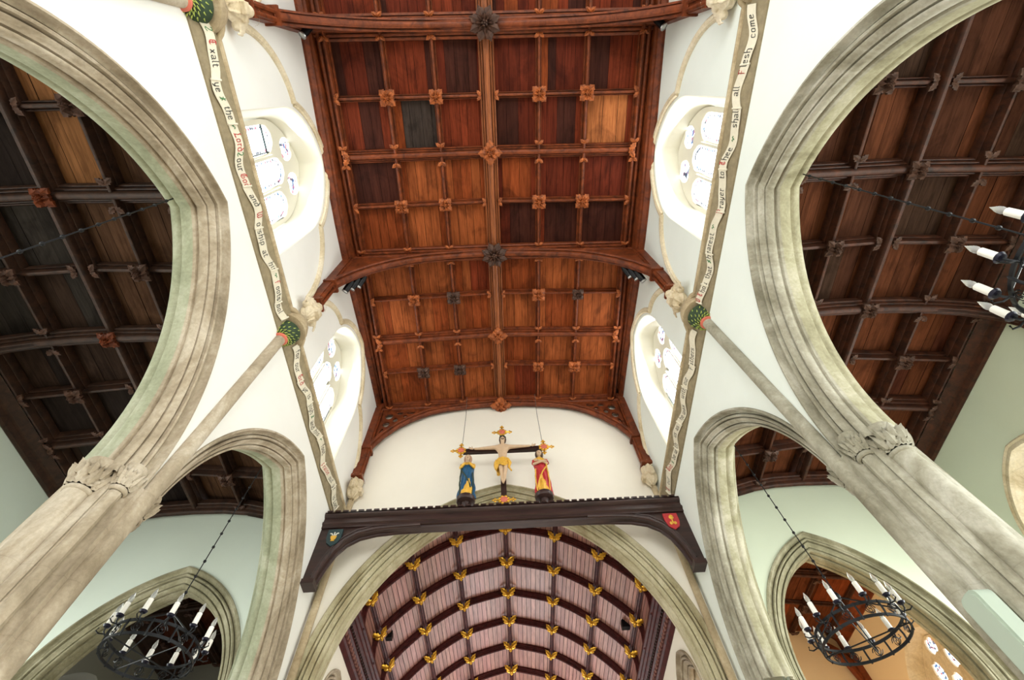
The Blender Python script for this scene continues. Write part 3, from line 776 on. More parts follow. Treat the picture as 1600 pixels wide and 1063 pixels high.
def coffer_roof(tagname, xr, cols, xe, ys, z0, k, tone, mats, depth, sizes, bosses, purlin_rows, tie_rows, seed, wz=0.12, group=None, pos_txt='', boardmat=None, half_name=('left', 'right'), bw=.16, ends=(None, None)):
    """cambered panelled ceiling. cols: offsets of thin lengthwise ribs either side; xe: outer offset"""
    rnd = random.Random(seed)
    zb = lambda x: z0-k*abs(x-xr)
    zp = lambda x: zb(x)+depth
    # boards
    mb = MB(); xs = sorted([-xe]+[-c for c in cols]+[0]+list(cols)+[xe])
    for xa, xb in zip(xs, xs[1:]):
        for j, (ya, yb) in enumerate(zip(ys, ys[1:])):
            n = max(2, int(round((xb-xa)/bw))); cuts = [xa]
            for q in range(1, n): cuts.append(xa+(xb-xa)*(q+rnd.uniform(-.22, .22))/n)
            cuts.append(xb); pal = tone((xa+xb)/2, (ya+yb)/2, rnd)
            for a, b in zip(cuts, cuts[1:]):
                c = pal(rnd); mb.cur = (c[0], c[1], c[2], 1); g = .0035
                dz = rnd.uniform(-.004, .004)
                mb.add([(xr+a+g, ya, zp(xr+a)+dz), (xr+b-g, ya, zp(xr+b)+dz), (xr+b-g, yb, zp(xr+b)+dz), (xr+a+g, yb, zp(xr+a)+dz)], [(0, 1, 2, 3)])
    mb.cur = (.006, .004, .003, 1)
    for sg in (-1, 1):
        mb.add([(xr, ys[0], zp(xr)+.02), (xr+sg*(xe+.4), ys[0], zp(xr+xe+.4)+.02), (xr+sg*(xe+.4), ys[-1], zp(xr+xe+.4)+.02), (xr, ys[-1], zp(xr)+.02)], [(0, 1, 2, 3)])
        mb.add([(xr, ys[0], zp(xr)+.25), (xr+sg*(xe+.4), ys[0], zp(xr+xe+.4)+.25), (xr+sg*(xe+.4), ys[-1], zp(xr+xe+.4)+.25), (xr, ys[-1], zp(xr)+.25)], [(0, 1, 2, 3)])
    struct(mb.build('ceiling', boardmat, smooth=False, colattr=True))
    (wr, hr), (wp, hp), (wt, ht) = sizes
    DN = (0, 0, -1)
    # ridge beam
    t = thing('ridge_beam', 'long moulded ridge beam along the middle of the %s' % tagname, 'beam', (xr, (ys[0]+ys[-1])/2, z0))
    beam_mb((xr, ys[0], z0), (xr, ys[-1], z0), wr, hr, BIG).build('beam', mats['ridge'], t, ang=40)
    for j, y in enumerate(ys):
        if j in (0,): continue
        kind = bosses['tie'] if j in tie_rows else (bosses['purlin'] if j in purlin_rows else None)
        if kind and j not in ends: place(PB[kind], t, frame((xr, y, z0-.01-(.05 if j in tie_rows else 0)), DN, (0, 1, 0)))
        if kind is None:
            for sg in (-1, 1): place(PB[bosses['pair']], t, frame((xr+sg*wr*.45, y, z0+.06), DN, (sg, 0, 0), .8))
    rows = sorted(list(purlin_rows)+list(tie_rows)); rowname = {}
    order = ['nearest', 'second', 'third', 'fourth', 'fifth', 'sixth', 'seventh', 'eighth']
    ends_y = [0]+[r for r in rows if r not in (0,)]
    segs = list(zip(ends_y, ends_y[1:])) if ends_y[-1] == len(ys)-1 else list(zip(ends_y, ends_y[1:]+[len(ys)-1]))
    for j in purlin_rows:
        y = ys[j]
        t = thing('cross_beam', 'moulded cross beam without braces, %s from the top, %s' % (order[min(7, sorted(purlin_rows).index(j))], tagname), 'beam', (xr, y, z0), )
        for sg in (-1, 1):
            beam_mb((xr, y, z0+.03), (xr+sg*(xe-.0), y, zb(xr+xe)+.03), wp, hp, BIG).build('beam', mats['beam'], t, ang=40)
            leafm = frame((xr+sg*(xe-.12), y, zb(xr+xe-.12)+.01), DN, (sg, 0, 0), 1.25 if 'nave' in tagname else .9); place(PB[bosses['pair']], t, leafm)
    thin = [j for j in range(1, len(ys)-1) if j not in rows]
    for n, j in enumerate(thin):
        y = ys[j]
        for sg in (-1, 1):
            hn = half_name[0] if sg < 0 else half_name[1]
            t = thing('cross_rib', 'thin cross rib, %s half, %s row from the top, %s' % (hn, order[n], tagname), 'rib', (xr, y, z0), group)
            beam_mb((xr+sg*wr*.4, y, zb(xr)+.09), (xr+sg*xe, y, zb(xr+xe)+.09), wt, ht*.85).build('rib', mats['rib'], t, ang=40)
            for c in cols:
                b = bosses['small'](rnd); place(PB[b], t, frame((xr+sg*c, y, zb(xr+c)+.02), DN, (0, 1, 0), rnd.uniform(.92, 1.1)))
            place(PB[bosses['pair']], t, frame((xr+sg*(xe-.04), y, zb(xr+xe)+.06), DN, (-sg, 0, 0), .9))
    for n, (ja, jb) in enumerate(segs):
        ya, yb = ys[ja], ys[jb]
        for sg in (-1, 1):
            hn = half_name[0] if sg < 0 else half_name[1]
            for ci, c in enumerate(list(cols)+[xe]):
                cn = 'outer edge' if c == xe else (('inner' if ci == 0 else 'middle') if len(cols) > 1 else 'middle')
                t = thing('lengthwise_rib', 'lengthwise rib, %s half, %s line, %s bay, %s' % (hn, cn, order[n], tagname), 'rib', (xr+sg*c, (ya+yb)/2, zb(xr+c)), group)
                x = xr+sg*(c-(.03 if c == xe else 0)); z = zb(xr+c)+.06
                beam_mb((x, ya, z), (x, yb, z), wt, ht).build('rib', mats['rib'], t, ang=40)
                dl = sizes[1][0]*.5+.02
                place(PB[bosses['pair']], t, frame((x, ya+dl, z-.01), DN, (0, 1, 0), .8))
                place(PB[bosses['pair']], t, frame((x, yb-dl, z-.01), DN, (0, -1, 0), .8))
    return zb

# ---- nave ceiling
NY = [-3.2, -2.12, -1.03, .11, 1.15, 2.14, 3.25, 4.27, 5.34, 6.24, 7.42]
ORG = (.44, .125, .038); ORG2 = (.34, .080, .022); RED = (.16, .028, .012); RED2 = (.24, .044, .016); DRK = (.075, .022, .014); GRY = (.060, .046, .040); PLK = (.50, .18, .06)
def mixc(w):
    tot = sum(a for a, _ in w); st = {}
    def f(r):
        q = r.uniform(0, tot)
        for a, c in w:
            if q < a: break
            q -= a
        if 'c' in st and r.random() < .6: c = st['c']
        st['c'] = c
        m = r.uniform(.76, 1.06); return tuple(v*m for v in c)
    return f
def nave_tone(x, y, r):
    if y > 3.3: return mixc([(7, ORG), (3, ORG2), (.3, RED2)])
    if 1.15 < y < 3.3:
        if -2.0 < x < 0: return mixc([(7, ORG), (2, ORG2)])
        if x < -2: return mixc([(4, DRK), (2, ORG2), (1, PLK)]) if y < 2.1 else mixc([(4, ORG2), (2, RED2)])
        return mixc([(4, DRK), (4, RED), (2, RED2), (1, ORG2)])
    if .11 < y < 1.15:
        if -2 < x < -1: return mixc([(5, GRY), (1, ORG2)])
        if x < -2: return mixc([(5, RED2), (1, DRK)])
        if -1 < x < 0: return mixc([(3, DRK), (2, RED2)])
        if x > 2: return mixc([(4, RED2), (2, PLK)])
        return mixc([(4, RED), (2, RED2), (2, DRK)])
    return mixc([(5, DRK), (4, RED), (2, RED2), (1, ORG2)])
NM = {'ridge': M['oak_y'], 'beam': M['oak'], 'rib': M['oak']}
coffer_roof('nave ceiling', XC, (.99, 1.90), 2.92, NY, ZROOF-.02, .075, nave_tone, NM, .25, ((.30, .25), (.25, .25), (.115, .21)),
            {'tie': 'main', 'purlin': 'purlin', 'small': lambda r: r.choice(['small', 'small', 'small_d']), 'pair': 'pair'},
            [4, 8], [2, 6], 11, boardmat=M['board'], bw=.19)
# wall plates with a deep moulding; they sag and bow a little between the ties
def sag(y): return 11.50-.22*math.exp(-((y-2.4)/2.2)**2)+.18*max(0, (y-4)/3.4)
for s in (-1, 1):
    mb = MB(); rows = []
    for y in frange(-3.2, 7.48, .5):
        zl = sag(y)
        rows.append([(X(s, v), y, z) for v, z in ((VN, 11.9), (VN, zl), (VN-.05, zl-.01), (VN-.115, zl+.05), (VN-.12, zl+.10), (VN-.16, zl+.11), (VN-.17, zl+.16), (VN-.20, 11.70), (VN-.22, 11.62), (VN-.25, 11.60), (VN-.28, 11.62), (VN-.29, 11.68), (VN-.34, 11.70), (VN-.36, 11.80))])
    mb.grid(rows)
    tag(mb.build('wall_plate', M['oak'], ang=40), '%s moulded oak wall plate between white wall and nave ceiling' % SIDE[s], 'beam')

# ---- cambered tie beams on arched braces
CURVE = [(-3.08, 9.98), (-2.99, 10.24), (-2.80, 10.57), (-2.52, 10.90), (-2.2, 11.16), (-1.85, 11.36), (-1.5, 11.47), (-1.1, 11.54), (-.6, 11.60), (0, 11.64)]
def tie(y, label, boss, w=.34, pierced=False, mat=M['oak'], zc=9.12, dark=False):
    t = thing('tie_beam', label, 'beam', (XC, y, 11.6))
    path = [(XC-3.22, y, 11.56), (XC-1.6, y, 11.60), (XC, y, 11.63), (XC+1.6, y, 11.60), (XC+3.22, y, 11.56)]
    mb = MB(); mb.sweep(path, [(a*w, .26*(1-b)) for a, b in BIG], (0, 0, 1)); mb.build('beam', mat, t, ang=40)
    for s in (-1, 1):
        cv = [(X(s, -x), z) for x, z in CURVE[:8]]
        mb = MB()
        if not pierced:
            top = [(X(s, 1.1), 11.64), (X(s, 3.1), 11.62)]
            mb.prism([(x, y-.05, z) for x, z in cv]+[(x, y-.05, z) for x, z in top], (0, .10, 0))
        else:
            import bisect
            vs = [-x for x, z in CURVE[:8]][::-1]; zs = [z for x, z in CURVE[:8]][::-1]
            def lo(v):
                k = min(max(bisect.bisect(vs, v)-1, 0), len(vs)-2); return zs[k]+(zs[k+1]-zs[k])*(v-vs[k])/(vs[k+1]-vs[k])
            holes = []
            for (cv_, cz, ra, rb) in ((2.86, 11.30, .10, .12), (2.60, 11.42, .09, .07), (2.32, 11.42, .11, .055), (2.88, 10.98, .09, .11), (2.68, 11.14, .07, .08), (2.0, 11.50, .15, .022), (2.93, 10.66, .055, .15), (2.45, 11.28, .06, .05)):
                holes.append((cv_-ra, cv_+ra, lambda v, c=cv_, z=cz, a=ra, b=rb: (z-b*math.sqrt(max(0, 1-((v-c)/a)**2)), z+b*math.sqrt(max(0, 1-((v-c)/a)**2)))))
            # keep only eyes that never overlap sideways in one strip: draw as several slabs
            def hole_ok(h): return True
            holed_slab(mb, frange(1.12, 3.04, .03), lambda v: (lo(v)+.02, 11.62), [], lambda v, z, tt: (X(s, v), y+.06+tt, z), 0, .015) if False else None
            H2 = sorted(holes, key=lambda h: h[0])
            holed_slab(mb, frange(1.12, 3.04, .03), lambda v: (min(lo(v)+.03, 11.60), 11.62), [h for h in H2], lambda v, z, tt: (X(s, v), y-.02+tt, z), 0, .05)
        mb.build('spandrel', mat, t, smooth=False)
        mb = MB()
        path = [(X(s, -x), y, z) for x, z in CURVE]+[(X(s, .0), y, 11.63)][:0]
        mb.sweep(path, [(a*.21, -.01+.11*(1-b)) for a, b in SML], (s*.7, 0, .7)); mb.build('curved_brace', mat, t, ang=40)
        mb = MB()
        mb.box(min(X(s, VN), X(s, VN-.16)), max(X(s, VN), X(s, VN-.16)), y-.10, y+.10, zc, 11.6)
        mb.tube([(X(s, VN-.17), y-.05, zc), (X(s, VN-.17), y-.05, 11.5)], .035, 8)
        mb.tube([(X(s, VN-.17), y+.05, zc), (X(s, VN-.17), y+.05, 11.5)], .035, 8)
        for zz in (zc+.04, 10.04): mb.box(min(X(s, VN), X(s, VN-.23)), max(X(s, VN), X(s, VN-.23)), y-.13, y+.13, zz-.035, zz+.035)
        mb.build('wall_post', mat, t, ang=40)
    place(PB[boss], t, frame((XC, y, 11.60), (0, 0, -1), (0, 1, 0), 1.15))
    return t
tie(-1.03, 'arched tie beam crossing the very top of the picture', 'main', .42)
tie(3.25, 'arched tie beam crossing mid picture above the second pair of corbels', 'main')
tie(7.34, 'eastern arched tie beam with pierced spandrels against the white wall', 'purlin', .22, True)

# ---- angel corbels under the wall posts
def angel(s, y, k, inward):
    t = tag_t = thing('carved_corbel', '%s carved stone figure corbel under the %s wall post' % (SIDE[s], ['nearest', 'middle', 'eastern corner'][k]), 'corbel', (X(s, VN), y, 8.9))
    mb = MB(); c = Vector((X(s, VN-.13), y, 8.86))
    mb.lathe((X(s, VN-.02), y, 8.36), [(.05, 0), (.07, .06), (.075, .16), (.11, .24), (.13, .30)], 14)
    mb.ball(c+Vector((0, 0, -.04)), .15, .15, .22, 14, 10, fn=lambda th, ph: 1+.10*math.sin(6*ph)*math.sin(2*th))
    mb.ball(c+Vector((-s*.07, 0, .14)), .085, .08, .10, 12, 8)
    for q in (-1, 1):
        mb.ball(c+Vector((0, q*.14, .03)), .08, .075, .20, 10, 8, rot=Matrix.Rotation(q*.35, 3, 'X'), fn=lambda th, ph: 1+.12*math.sin(9*th))
        mb.tube([c+Vector((0, q*.13, .02)), c+Vector((-s*.10, q*.12, -.06)), c+Vector((-s*.15, q*.03, -.07))], .035, 8)
        mb.ball(c+Vector((-s*.15, q*.025, -.06)), .03, .028, .035, 8, 6)
    for q in (-1, 1):
        for j in range(4):
            w0 = c+Vector((s*.03, q*(.10+.02*j), .12-.02*j)); mb.tube([w0, w0+Vector((-s*.05, q*(.07+.015*j), .03-.05*j)), w0+Vector((-s*.07, q*(.09+.01*j), -.12-.05*j))], .024, 6, True, [1, 1, .5])
        mb.tube([c+Vector((-s*.06, q*.05, -.08)), c+Vector((-s*.10, q*.06, -.18)), c+Vector((-s*.04, q*.04, -.30))], .022, 6, True, [1, 1, .5])
    mb.ball(c+Vector((-s*.01, 0, .19)), .09, .09, .06, 10, 6, fn=lambda th, ph: 1+.2*math.sin(7*ph))
    mb.box(c.x-.03-s*.16, c.x+.03-s*.16, y-.07, y+.07, c.z-.16, c.z-.03)
    mb.lathe((c.x, y, c.z+.18), [(.13, 0), (.17, .03), (.19, .06), (.19, .10), (.0, .10)], 8)
    mb.ball(c+Vector((-s*.13, 0, .13)), .018, .018, .03, 6, 5)
    o = mb.build('carved_figure', M['corbel_stone'], t, ang=60)
    r = o.modifiers.new('fuse', 'REMESH'); r.mode = 'VOXEL'; r.voxel_size = .009; r.use_smooth_shade = True
    d = o.modifiers.new('chisel', 'DISPLACE'); tx = bpy.data.textures.get('chisel') or bpy.data.textures.new('chisel', 'CLOUDS'); tx.noise_scale = .07
    d.texture = tx; d.strength = .012; d.mid_level = .5; d.texture_coords = 'GLOBAL'
for s in (-1, 1):
    for k, y in enumerate((-.96, 3.24, 7.33)): angel(s, y, k, 0)

# ------------------------------------------------------------------ aisles
SAGE = {-1: M['sage'], 1: M['sage_r']}
VA = 6.17; VO = 8.25
ABR = (.050, .030, .021); ARD = (.095, .028, .014); ADK = (.028, .020, .017); APL = (.26, .115, .045); AGY = (.042, .035, .030); AOR = (.150, .048, .020)
for s in (-1, 1):
    AY = [-3.2, -2.1, -1.05, .06, 1.18, 2.28, 3.38, 4.40, 5.42, 6.42, 7.38]
    def atone(x, y, r, s=s):
        if s < 0:
            if .9 < x < 2.2 and -.1 < y < 2.2 and r.random() < 1: pass
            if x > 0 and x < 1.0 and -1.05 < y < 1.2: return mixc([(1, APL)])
            if y > 7.6: return mixc([(5, ARD), (3, ABR)])
            if x > 0: return mixc([(6, (.095, .048, .026)), (2, ABR), (1, AGY)])
            return mixc([(4, ADK), (3, AGY), (3, ABR)])
        if y > 7.6: return mixc([(5, (.26, .065, .022)), (3, AOR)])
        if y > 3.4: return mixc([(6, AOR), (3, ARD)])
        return mixc([(5, (.085, .032, .017)), (3, (.062, .033, .021)), (3, (.125, .042, .019))])
    AMt = {'ridge': M['aoak_r'] if s > 0 else M['aoak'], 'beam': M['aoak_r'] if s > 0 else M['aoak'], 'rib': M['aoak_r'] if s > 0 else M['aoak']}
    xr = X(s, VA)
    coffer_roof('%s aisle ceiling' % SIDE[s], xr, (.95,), 1.86, AY, 8.42, .12, atone, AMt, .33, ((.24, .33), (.26, .30), (.13, .26)),
                {'tie': 'aboss_l' if s < 0 else 'aboss', 'purlin': 'aboss_l' if s < 0 else 'aboss', 'small': lambda r: 'aboss', 'pair': 'pair_d'},
                [4, 8], [2, 6], 20+s, boardmat=M['board_a'], half_name=('outer', 'inner') if s < 0 else ('inner', 'outer'), bw=.24)
    # principal aisle ties with braces
    for n, (j, y) in enumerate(((2, -1.05), (6, 3.38), (10, 7.30))):
        t = thing('aisle_tie_beam', 'dark arched tie beam of the %s aisle, %s' % (SIDE[s], ['nearest', 'by the middle pier', 'against the east wall'][n]), 'beam', (xr, y, 8.3))
        cam_ = [(-2.05, 7.5), (-1.98, 7.78), (-1.8, 8.0), (-1.5, 8.16), (-1.1, 8.27), (-.6, 8.34), (0, 8.36)]
        path = [(xr+a, y, z) for a, z in cam_]+[(xr-a, y, z) for a, z in reversed(cam_[:-1])]
        mb = MB(); mb.sweep(path, [(a*.26, .24*(1-b)) for a, b in BIG], (0, 0, 1)); mb.build('beam', AMt['beam'], t, ang=40)
        mb = MB()
        for sg in (-1, 1): mb.prism([(xr+sg*a, y-.04, z) for a, z in cam_[:5]]+[(xr+sg*-1.1, y-.04, 8.4), (xr+sg*-2.05, y-.04, 8.3)], (0, .08, 0))
        mb.build('spandrel', AMt['beam'], t, smooth=False)
        for sg in (-1, 1):
            mb = MB(); xx = xr+sg*2.05
            mb.box(xx-.07, xx+.07, y-.08, y+.08, 6.75, 8.3); mb.build('wall_post', AMt['beam'], t, smooth=False)
    # plates
    for sg, nm in ((-1, 0), (1, 1)):
        mb = MB(); xx = xr+sg*1.86
        mb.grid([[(xx+sg*a, y, z) for a, z in ((-.02, 8.24), (.03, 8.19), (.06, 8.12), (.12, 8.11), (.14, 8.02), (.19, 8.0), (.24, 8.02), (.24, 8.5))] for y in (-3.2, 7.42)])
        tag(mb.build('wall_plate', AMt['beam'], ang=40), 'dark moulded wall plate on the %s side of the %s aisle ceiling' % (('outer', 'inner')[(sg > 0) == (s < 0)], SIDE[s]), 'beam')
    # outer wall with windows
    mb = MB(); wins = [Arch(yy, 1.15, 5.55, 1.45) for yy in (-2.9, 1.2, 5.35)]
    la = frange(-6.3, 12.9, .1)
    cw = [Arch(10.1, 1.25, 5.4, 1.52)]
    for W in wins+cw: la += [W.pt(0, u/20-1)[0] for u in range(41)]
    holed_slab(mb, la, lambda y: (0, 8.6), [(W.yc-W.a, W.yc+W.a, lambda y, W=W: (2.4, W.z(y) or W.zs)) for W in wins+cw], wall_map(s, VO), 0, .5, edges=False)
    struct(mb.build('wall_%s_aisle' % SIDE[s], SAGE[s], smooth=False))
    for W in wins:
        window(s, W, wi, VO, 2.4, .34, 3, None, .14, True, 'pane_a', 'cream_stone', M['cream_stone']); wi += 1
        mb = MB(); H = Arch(W.yc, W.a, W.zs, W.h); mp = wall_map(s, VO)
        mb.grid([[mp(*H.pt(d, u/20), t) for t, d in [(0, 0), (-.03, -.02), (-.03, -.06), (-.01, -.09), (-.03, -.12), (0, -.15)]] for u in range(-20, 21)])
        tag(mb.build('window_moulding', M['cream_stone'], ang=40), 'cream moulding round the %s %s aisle window' % ({-2.9: 'westernmost', 1.2: 'middle', 5.35: 'eastern'}[W.yc], SIDE[s]), 'moulding')
    # aisle east wall with its arch
    EA = Arch(xr+s*(-.55), 1.62, 5.2, 1.95) if s < 0 else Arch(xr+s*(-.62), 1.62, 5.2, 1.95)
    EA = Arch(-5.70, 1.72, 4.9, 2.33) if s < 0 else Arch(5.46, 1.60, 4.9, 2.42)
    x0, x1 = sorted((X(s, VB-.02), X(s, VO)))
    la = frange(x0, x1, .1)+[EA.pt(0, u/20-1)[0] for u in range(41)]
    mb = MB(); holed_slab(mb, [x for x in la if x0 <= x <= x1], lambda x: (0, 8.6), [(EA.yc-EA.a, EA.yc+EA.a, lambda x: (-.01, EA.z(x) or EA.zs))], east_map(7.4), 0, .55, edges=False)
    struct(mb.build('wall_%s_aisle_east' % SIDE[s], SAGE[s], smooth=False))
    mb = MB(); q = .55/.64; pf = [(t*q, d*1.15) for t, d in PROF]; mb.grid(EA.rows(pf, east_map(7.4), 26, 0))
    tag(mb.build('stone_arch', M['stone_dk'], ang=50), 'greenish stone arch at the east end of the %s aisle' % SIDE[s], 'arch')
    # small corbel figure and post in the inner corner
    t = thing('head_corbel', 'small stone corbel with a dark post, inner corner of the %s aisle' % SIDE[s], 'corbel', (X(s, VB+.1), 7.3, 6.5))
    mb = MB(); mb.lathe((X(s, VB+.07), 7.32, 6.12), [(.02, 0), (.05, .08), (.06, .2), (.10, .28), (.09, .34), (.13, .42), (.14, .48), (0, .48)], 12, fn=leafy); mb.build('corbel_stone', M['stone_dk'], t, ang=60)
    mb = MB(); mb.box(*sorted((X(s, VB), X(s, VB+.13))), 7.24, 7.38, 6.6, 8.1); mb.build('corner_post', AMt['beam'], t, smooth=False)
    # chapel beyond
    CY = [8.0, 9.0, 10.0, 11.1, 12.35]
    coffer_roof('%s chapel ceiling' % SIDE[s], xr, (.95,), 1.86, CY, 8.20, .12, atone, AMt, .18, ((.22, .17), (.22, .17), (.12, .11)),
                {'tie': 'aboss', 'purlin': 'aboss', 'small': lambda r: 'aboss', 'pair': 'pair_d'},
                [2], [], 40+s, boardmat=M['board_a'], half_name=('outer', 'inner') if s < 0 else ('inner', 'outer'), bw=.24)
    mb = MB()
    x0, x1 = sorted((X(s, 3.6), X(s, VO+.2)))
    mb.box(x0, x1, 12.3, 12.6, 0, 8.6); struct(mb.build('wall_%s_chapel_east' % SIDE[s], M['cream'] if s > 0 else M['grey_wall'], smooth=False))
    mb = MB(); xx = xr+s*1.86
    mb.grid([[(xx+s*a, y, z) for a, z in ((-.02, 8.05), (.04, 7.98), (.08, 7.90), (.14, 7.88), (.16, 7.80), (.24, 7.80), (.24, 8.5))] for y in (8.0, 12.35)])
    tag(mb.build('wall_plate', M['oak'] if s > 0 else AMt['beam'], ang=40), 'oak wall plate along the outer wall of the %s chapel' % SIDE[s], 'beam')
    # chapel outer wall lining, its traceried window
    W = cw[0]
    mb = MB(); la = frange(7.96, 12.3, .1)+[W.pt(0, u/20-1)[0] for u in range(41)]
    holed_slab(mb, la, lambda y: (0, 8.3), [(W.yc-W.a, W.yc+W.a, lambda y: (2.4, W.z(y) or W.zs))], wall_map(s, VO-.03), 0, .025, edges=False)
    struct(mb.build('wall_%s_chapel' % SIDE[s], M['cream'] if s > 0 else M['grey_wall'], smooth=False))
    CW_ = window(s, W, wi, VO-.03, 2.4, .32, 4, None, .16, False, 'pane_a' if s > 0 else 'lead', 'cream_stone' if s > 0 else 'grey_wall', M['cream_stone'] if s > 0 else M['grey_wall'], True); wi += 1
# brace and post in the south chapel corner
t = thing('corner_brace', 'brown curved brace and post in the far corner of the right chapel', 'brace', (X(1, 8.15), 12.2, 6.5))
mb = MB(); mb.box(*sorted((X(1, VO-.03), X(1, VO-.17))), 12.08, 12.28, 5.4, 7.95); mb.build('wall_post', M['oak'], t, smooth=False)
mb = MB(); mb.sweep([(X(1, 8.1), 12.18, 7.0), (X(1, 8.0), 12.18, 7.4), (X(1, 7.85), 12.18, 7.65), (X(1, 7.6), 12.18, 7.85)], [(-.07, -.08), (.07, -.08), (.07, .08), (-.07, .08)], (0, 0, 1)); mb.build('curved_brace', M['oak'], t, ang=40)

# ------------------------------------------------------------------ chancel: walls, cornice, wagon ceiling
VC = 3.0
HV = 7.6; ZC0 = 1.5
VPTS = [(0, 1.0), (.147, .961), (.264, .8895), (.362, .791)]
RIBK = [(.362*1.02, .72), (.362, .791), (.264, .8895), (.147, .961), (0, 1.0)]
def vault_pts(n=5, lift=0.0):
    """smooth half curve of the wagon ceiling from springing to the apex, (v, z)"""
    P = [(2.80, 6.95)]+[(a*HV, b*HV+ZC0) for a, b in RIBK[1:]]
    out = []
    Q = [P[0]]+P+[(-P[-2][0], P[-2][1])]
    Q[0] = (2.80, 6.4)
    for i in range(1, len(Q)-2):
        p0, p1, p2, p3 = (Vector(q) for q in (Q[i-1], Q[i], Q[i+1], Q[i+2]))
        if i == len(Q)-3: p3 = p2+(p2-p1)*1.0+Vector((0, -.0))
        for k in range(n):
            t = k/n
            out.append(.5*((2*p1)+(-p0+p2)*t+(2*p0-5*p1+4*p2-p3)*t*t+(-p0+3*p1-3*p2+p3)*t**3))
    out.append(Vector(P[-1]))
    return out
VP = vault_pts(5)
full = [(-p.x, p.y) for p in VP]+[(p.x, p.y) for p in reversed(VP[:-1])]
mb = MB(); rnd = random.Random(5)
for a, b in zip(full, full[1:]):
    A, B = Vector(a), Vector(b); n = max(1, int(round((B-A).length/.11)))
    for k in range(n):
        p, q = A.lerp(B, k/n), A.lerp(B, (k+1)/n); m = rnd.uniform(.8, 1.12); g = (q-p).normalized()*.006
        p2, q2 = p+g, q-g
        up = .10
        mb.cur = (m, m*rnd.uniform(.94, 1.04), m, 1)
        mb.add([(XC+p2.x*1.02, 8.05, p2.y+up), (XC+q2.x*1.02, 8.05, q2.y+up), (XC+q2.x*1.02, 17.5, q2.y+up), (XC+p2.x*1.02, 17.5, p2.y+up)], [(0, 1, 2, 3)])
        mb.cur = (.03, .02, .02, 1)
        mb.add([(XC+p.x*1.03, 8.05, p.y+up+.03), (XC+q.x*1.03, 8.05, q.y+up+.03), (XC+q.x*1.03, 17.5, q.y+up+.03), (XC+p.x*1.03, 17.5, p.y+up+.03)], [(0, 1, 2, 3)])
m_, nt_, b_ = new_mat('chancel_boarding'); b_.inputs['Roughness'].default_value = .42
co_ = obj_coord(nt_); n_, r_2 = noise_ramp(nt_, co_, 3, (7, .6, 7), [(0.3, lin(138, 92, 84)), (0.7, lin(186, 138, 126))], 8, .65, .6)
at_ = nt_.nodes.new('ShaderNodeAttribute'); at_.attribute_name = 'Col'
mx_ = nt_.nodes.new('ShaderNodeMix'); mx_.data_type = 'RGBA'; mx_.blend_type = 'MULTIPLY'; mx_.inputs[0].default_value = 1
nt_.links.new(at_.outputs['Color'], mx_.inputs[6]); nt_.links.new(r_2.outputs[0], mx_.inputs[7]); nt_.links.new(mx_.outputs[2], b_.inputs['Base Color'])
struct(mb.build('ceiling', m_, smooth=False, colattr=True))
order = ['nearest', 'second', 'third', 'fourth', 'fifth', 'sixth', 'seventh', 'eighth']
# lengthwise purlins
for bi, (a, b) in enumerate(RIBK[1:]):
    for s in ((-1, 1) if a else (1,)):
        nm = 'ridge' if a == 0 else '%s %s' % (SIDE[s], ['lowest', 'middle', 'upper'][bi])
        v, z = a*HV, b*HV+ZC0; nrm = Vector((-s*a*1.3, 0, -b)).normalized()
        mb = MB(); c = Vector((X(s, v), 0, z))
        mb.sweep([c+Vector((0, 8.1, 0)), c+Vector((0, 17.4, 0))], [(p*.10, .05*(1-q)) for p, q in SML], -nrm)
        tag(mb.build('chancel_purlin', M['purple_rib'], ang=40), 'dark lengthwise rib of the chancel ceiling, %s line' % nm, 'rib')
for k in range(7):
    y = HV*1.196+HV*.1562*k
    t = thing('arched_rib', 'dark arched rib with gilded leaves on the chancel ceiling, %s from the rood beam' % order[k], 'rib', (XC, y, 9.0))
    mb = MB(); mb.sweep([(XC+x, y, z) for x, z in full], [(p*.16, -.03+.14*(1-q)) for p, q in BIG], (0, 1, 0)) if False else None
    rows = []
    for i, (x, z) in enumerate(full):
        a = Vector(full[min(i+1, len(full)-1)])-Vector(full[max(i-1, 0)]); n = Vector((-a.y, a.x)).normalized()
        rows.append([(XC+x+n.x*(.15*(1-q)-.03), y+p*.17, z+n.y*(.15*(1-q)-.03)) for p, q in BIG])
    mb.grid(rows, True, True); mb.build('rib', M['purple_rib'], t, ang=40)
    for a, b in RIBK[1:]:
        for s in ((-1, 1) if a else (1,)):
            out = Vector((-s*a*.9, -.75, -.75)).normalized()
            place(PB['gold'], t, frame((X(s, a*HV)+out.x*.09, y-.12, b*HV+ZC0-.06), out, (s*a*.5, -1, .2), 1.15 if a else 1.35))
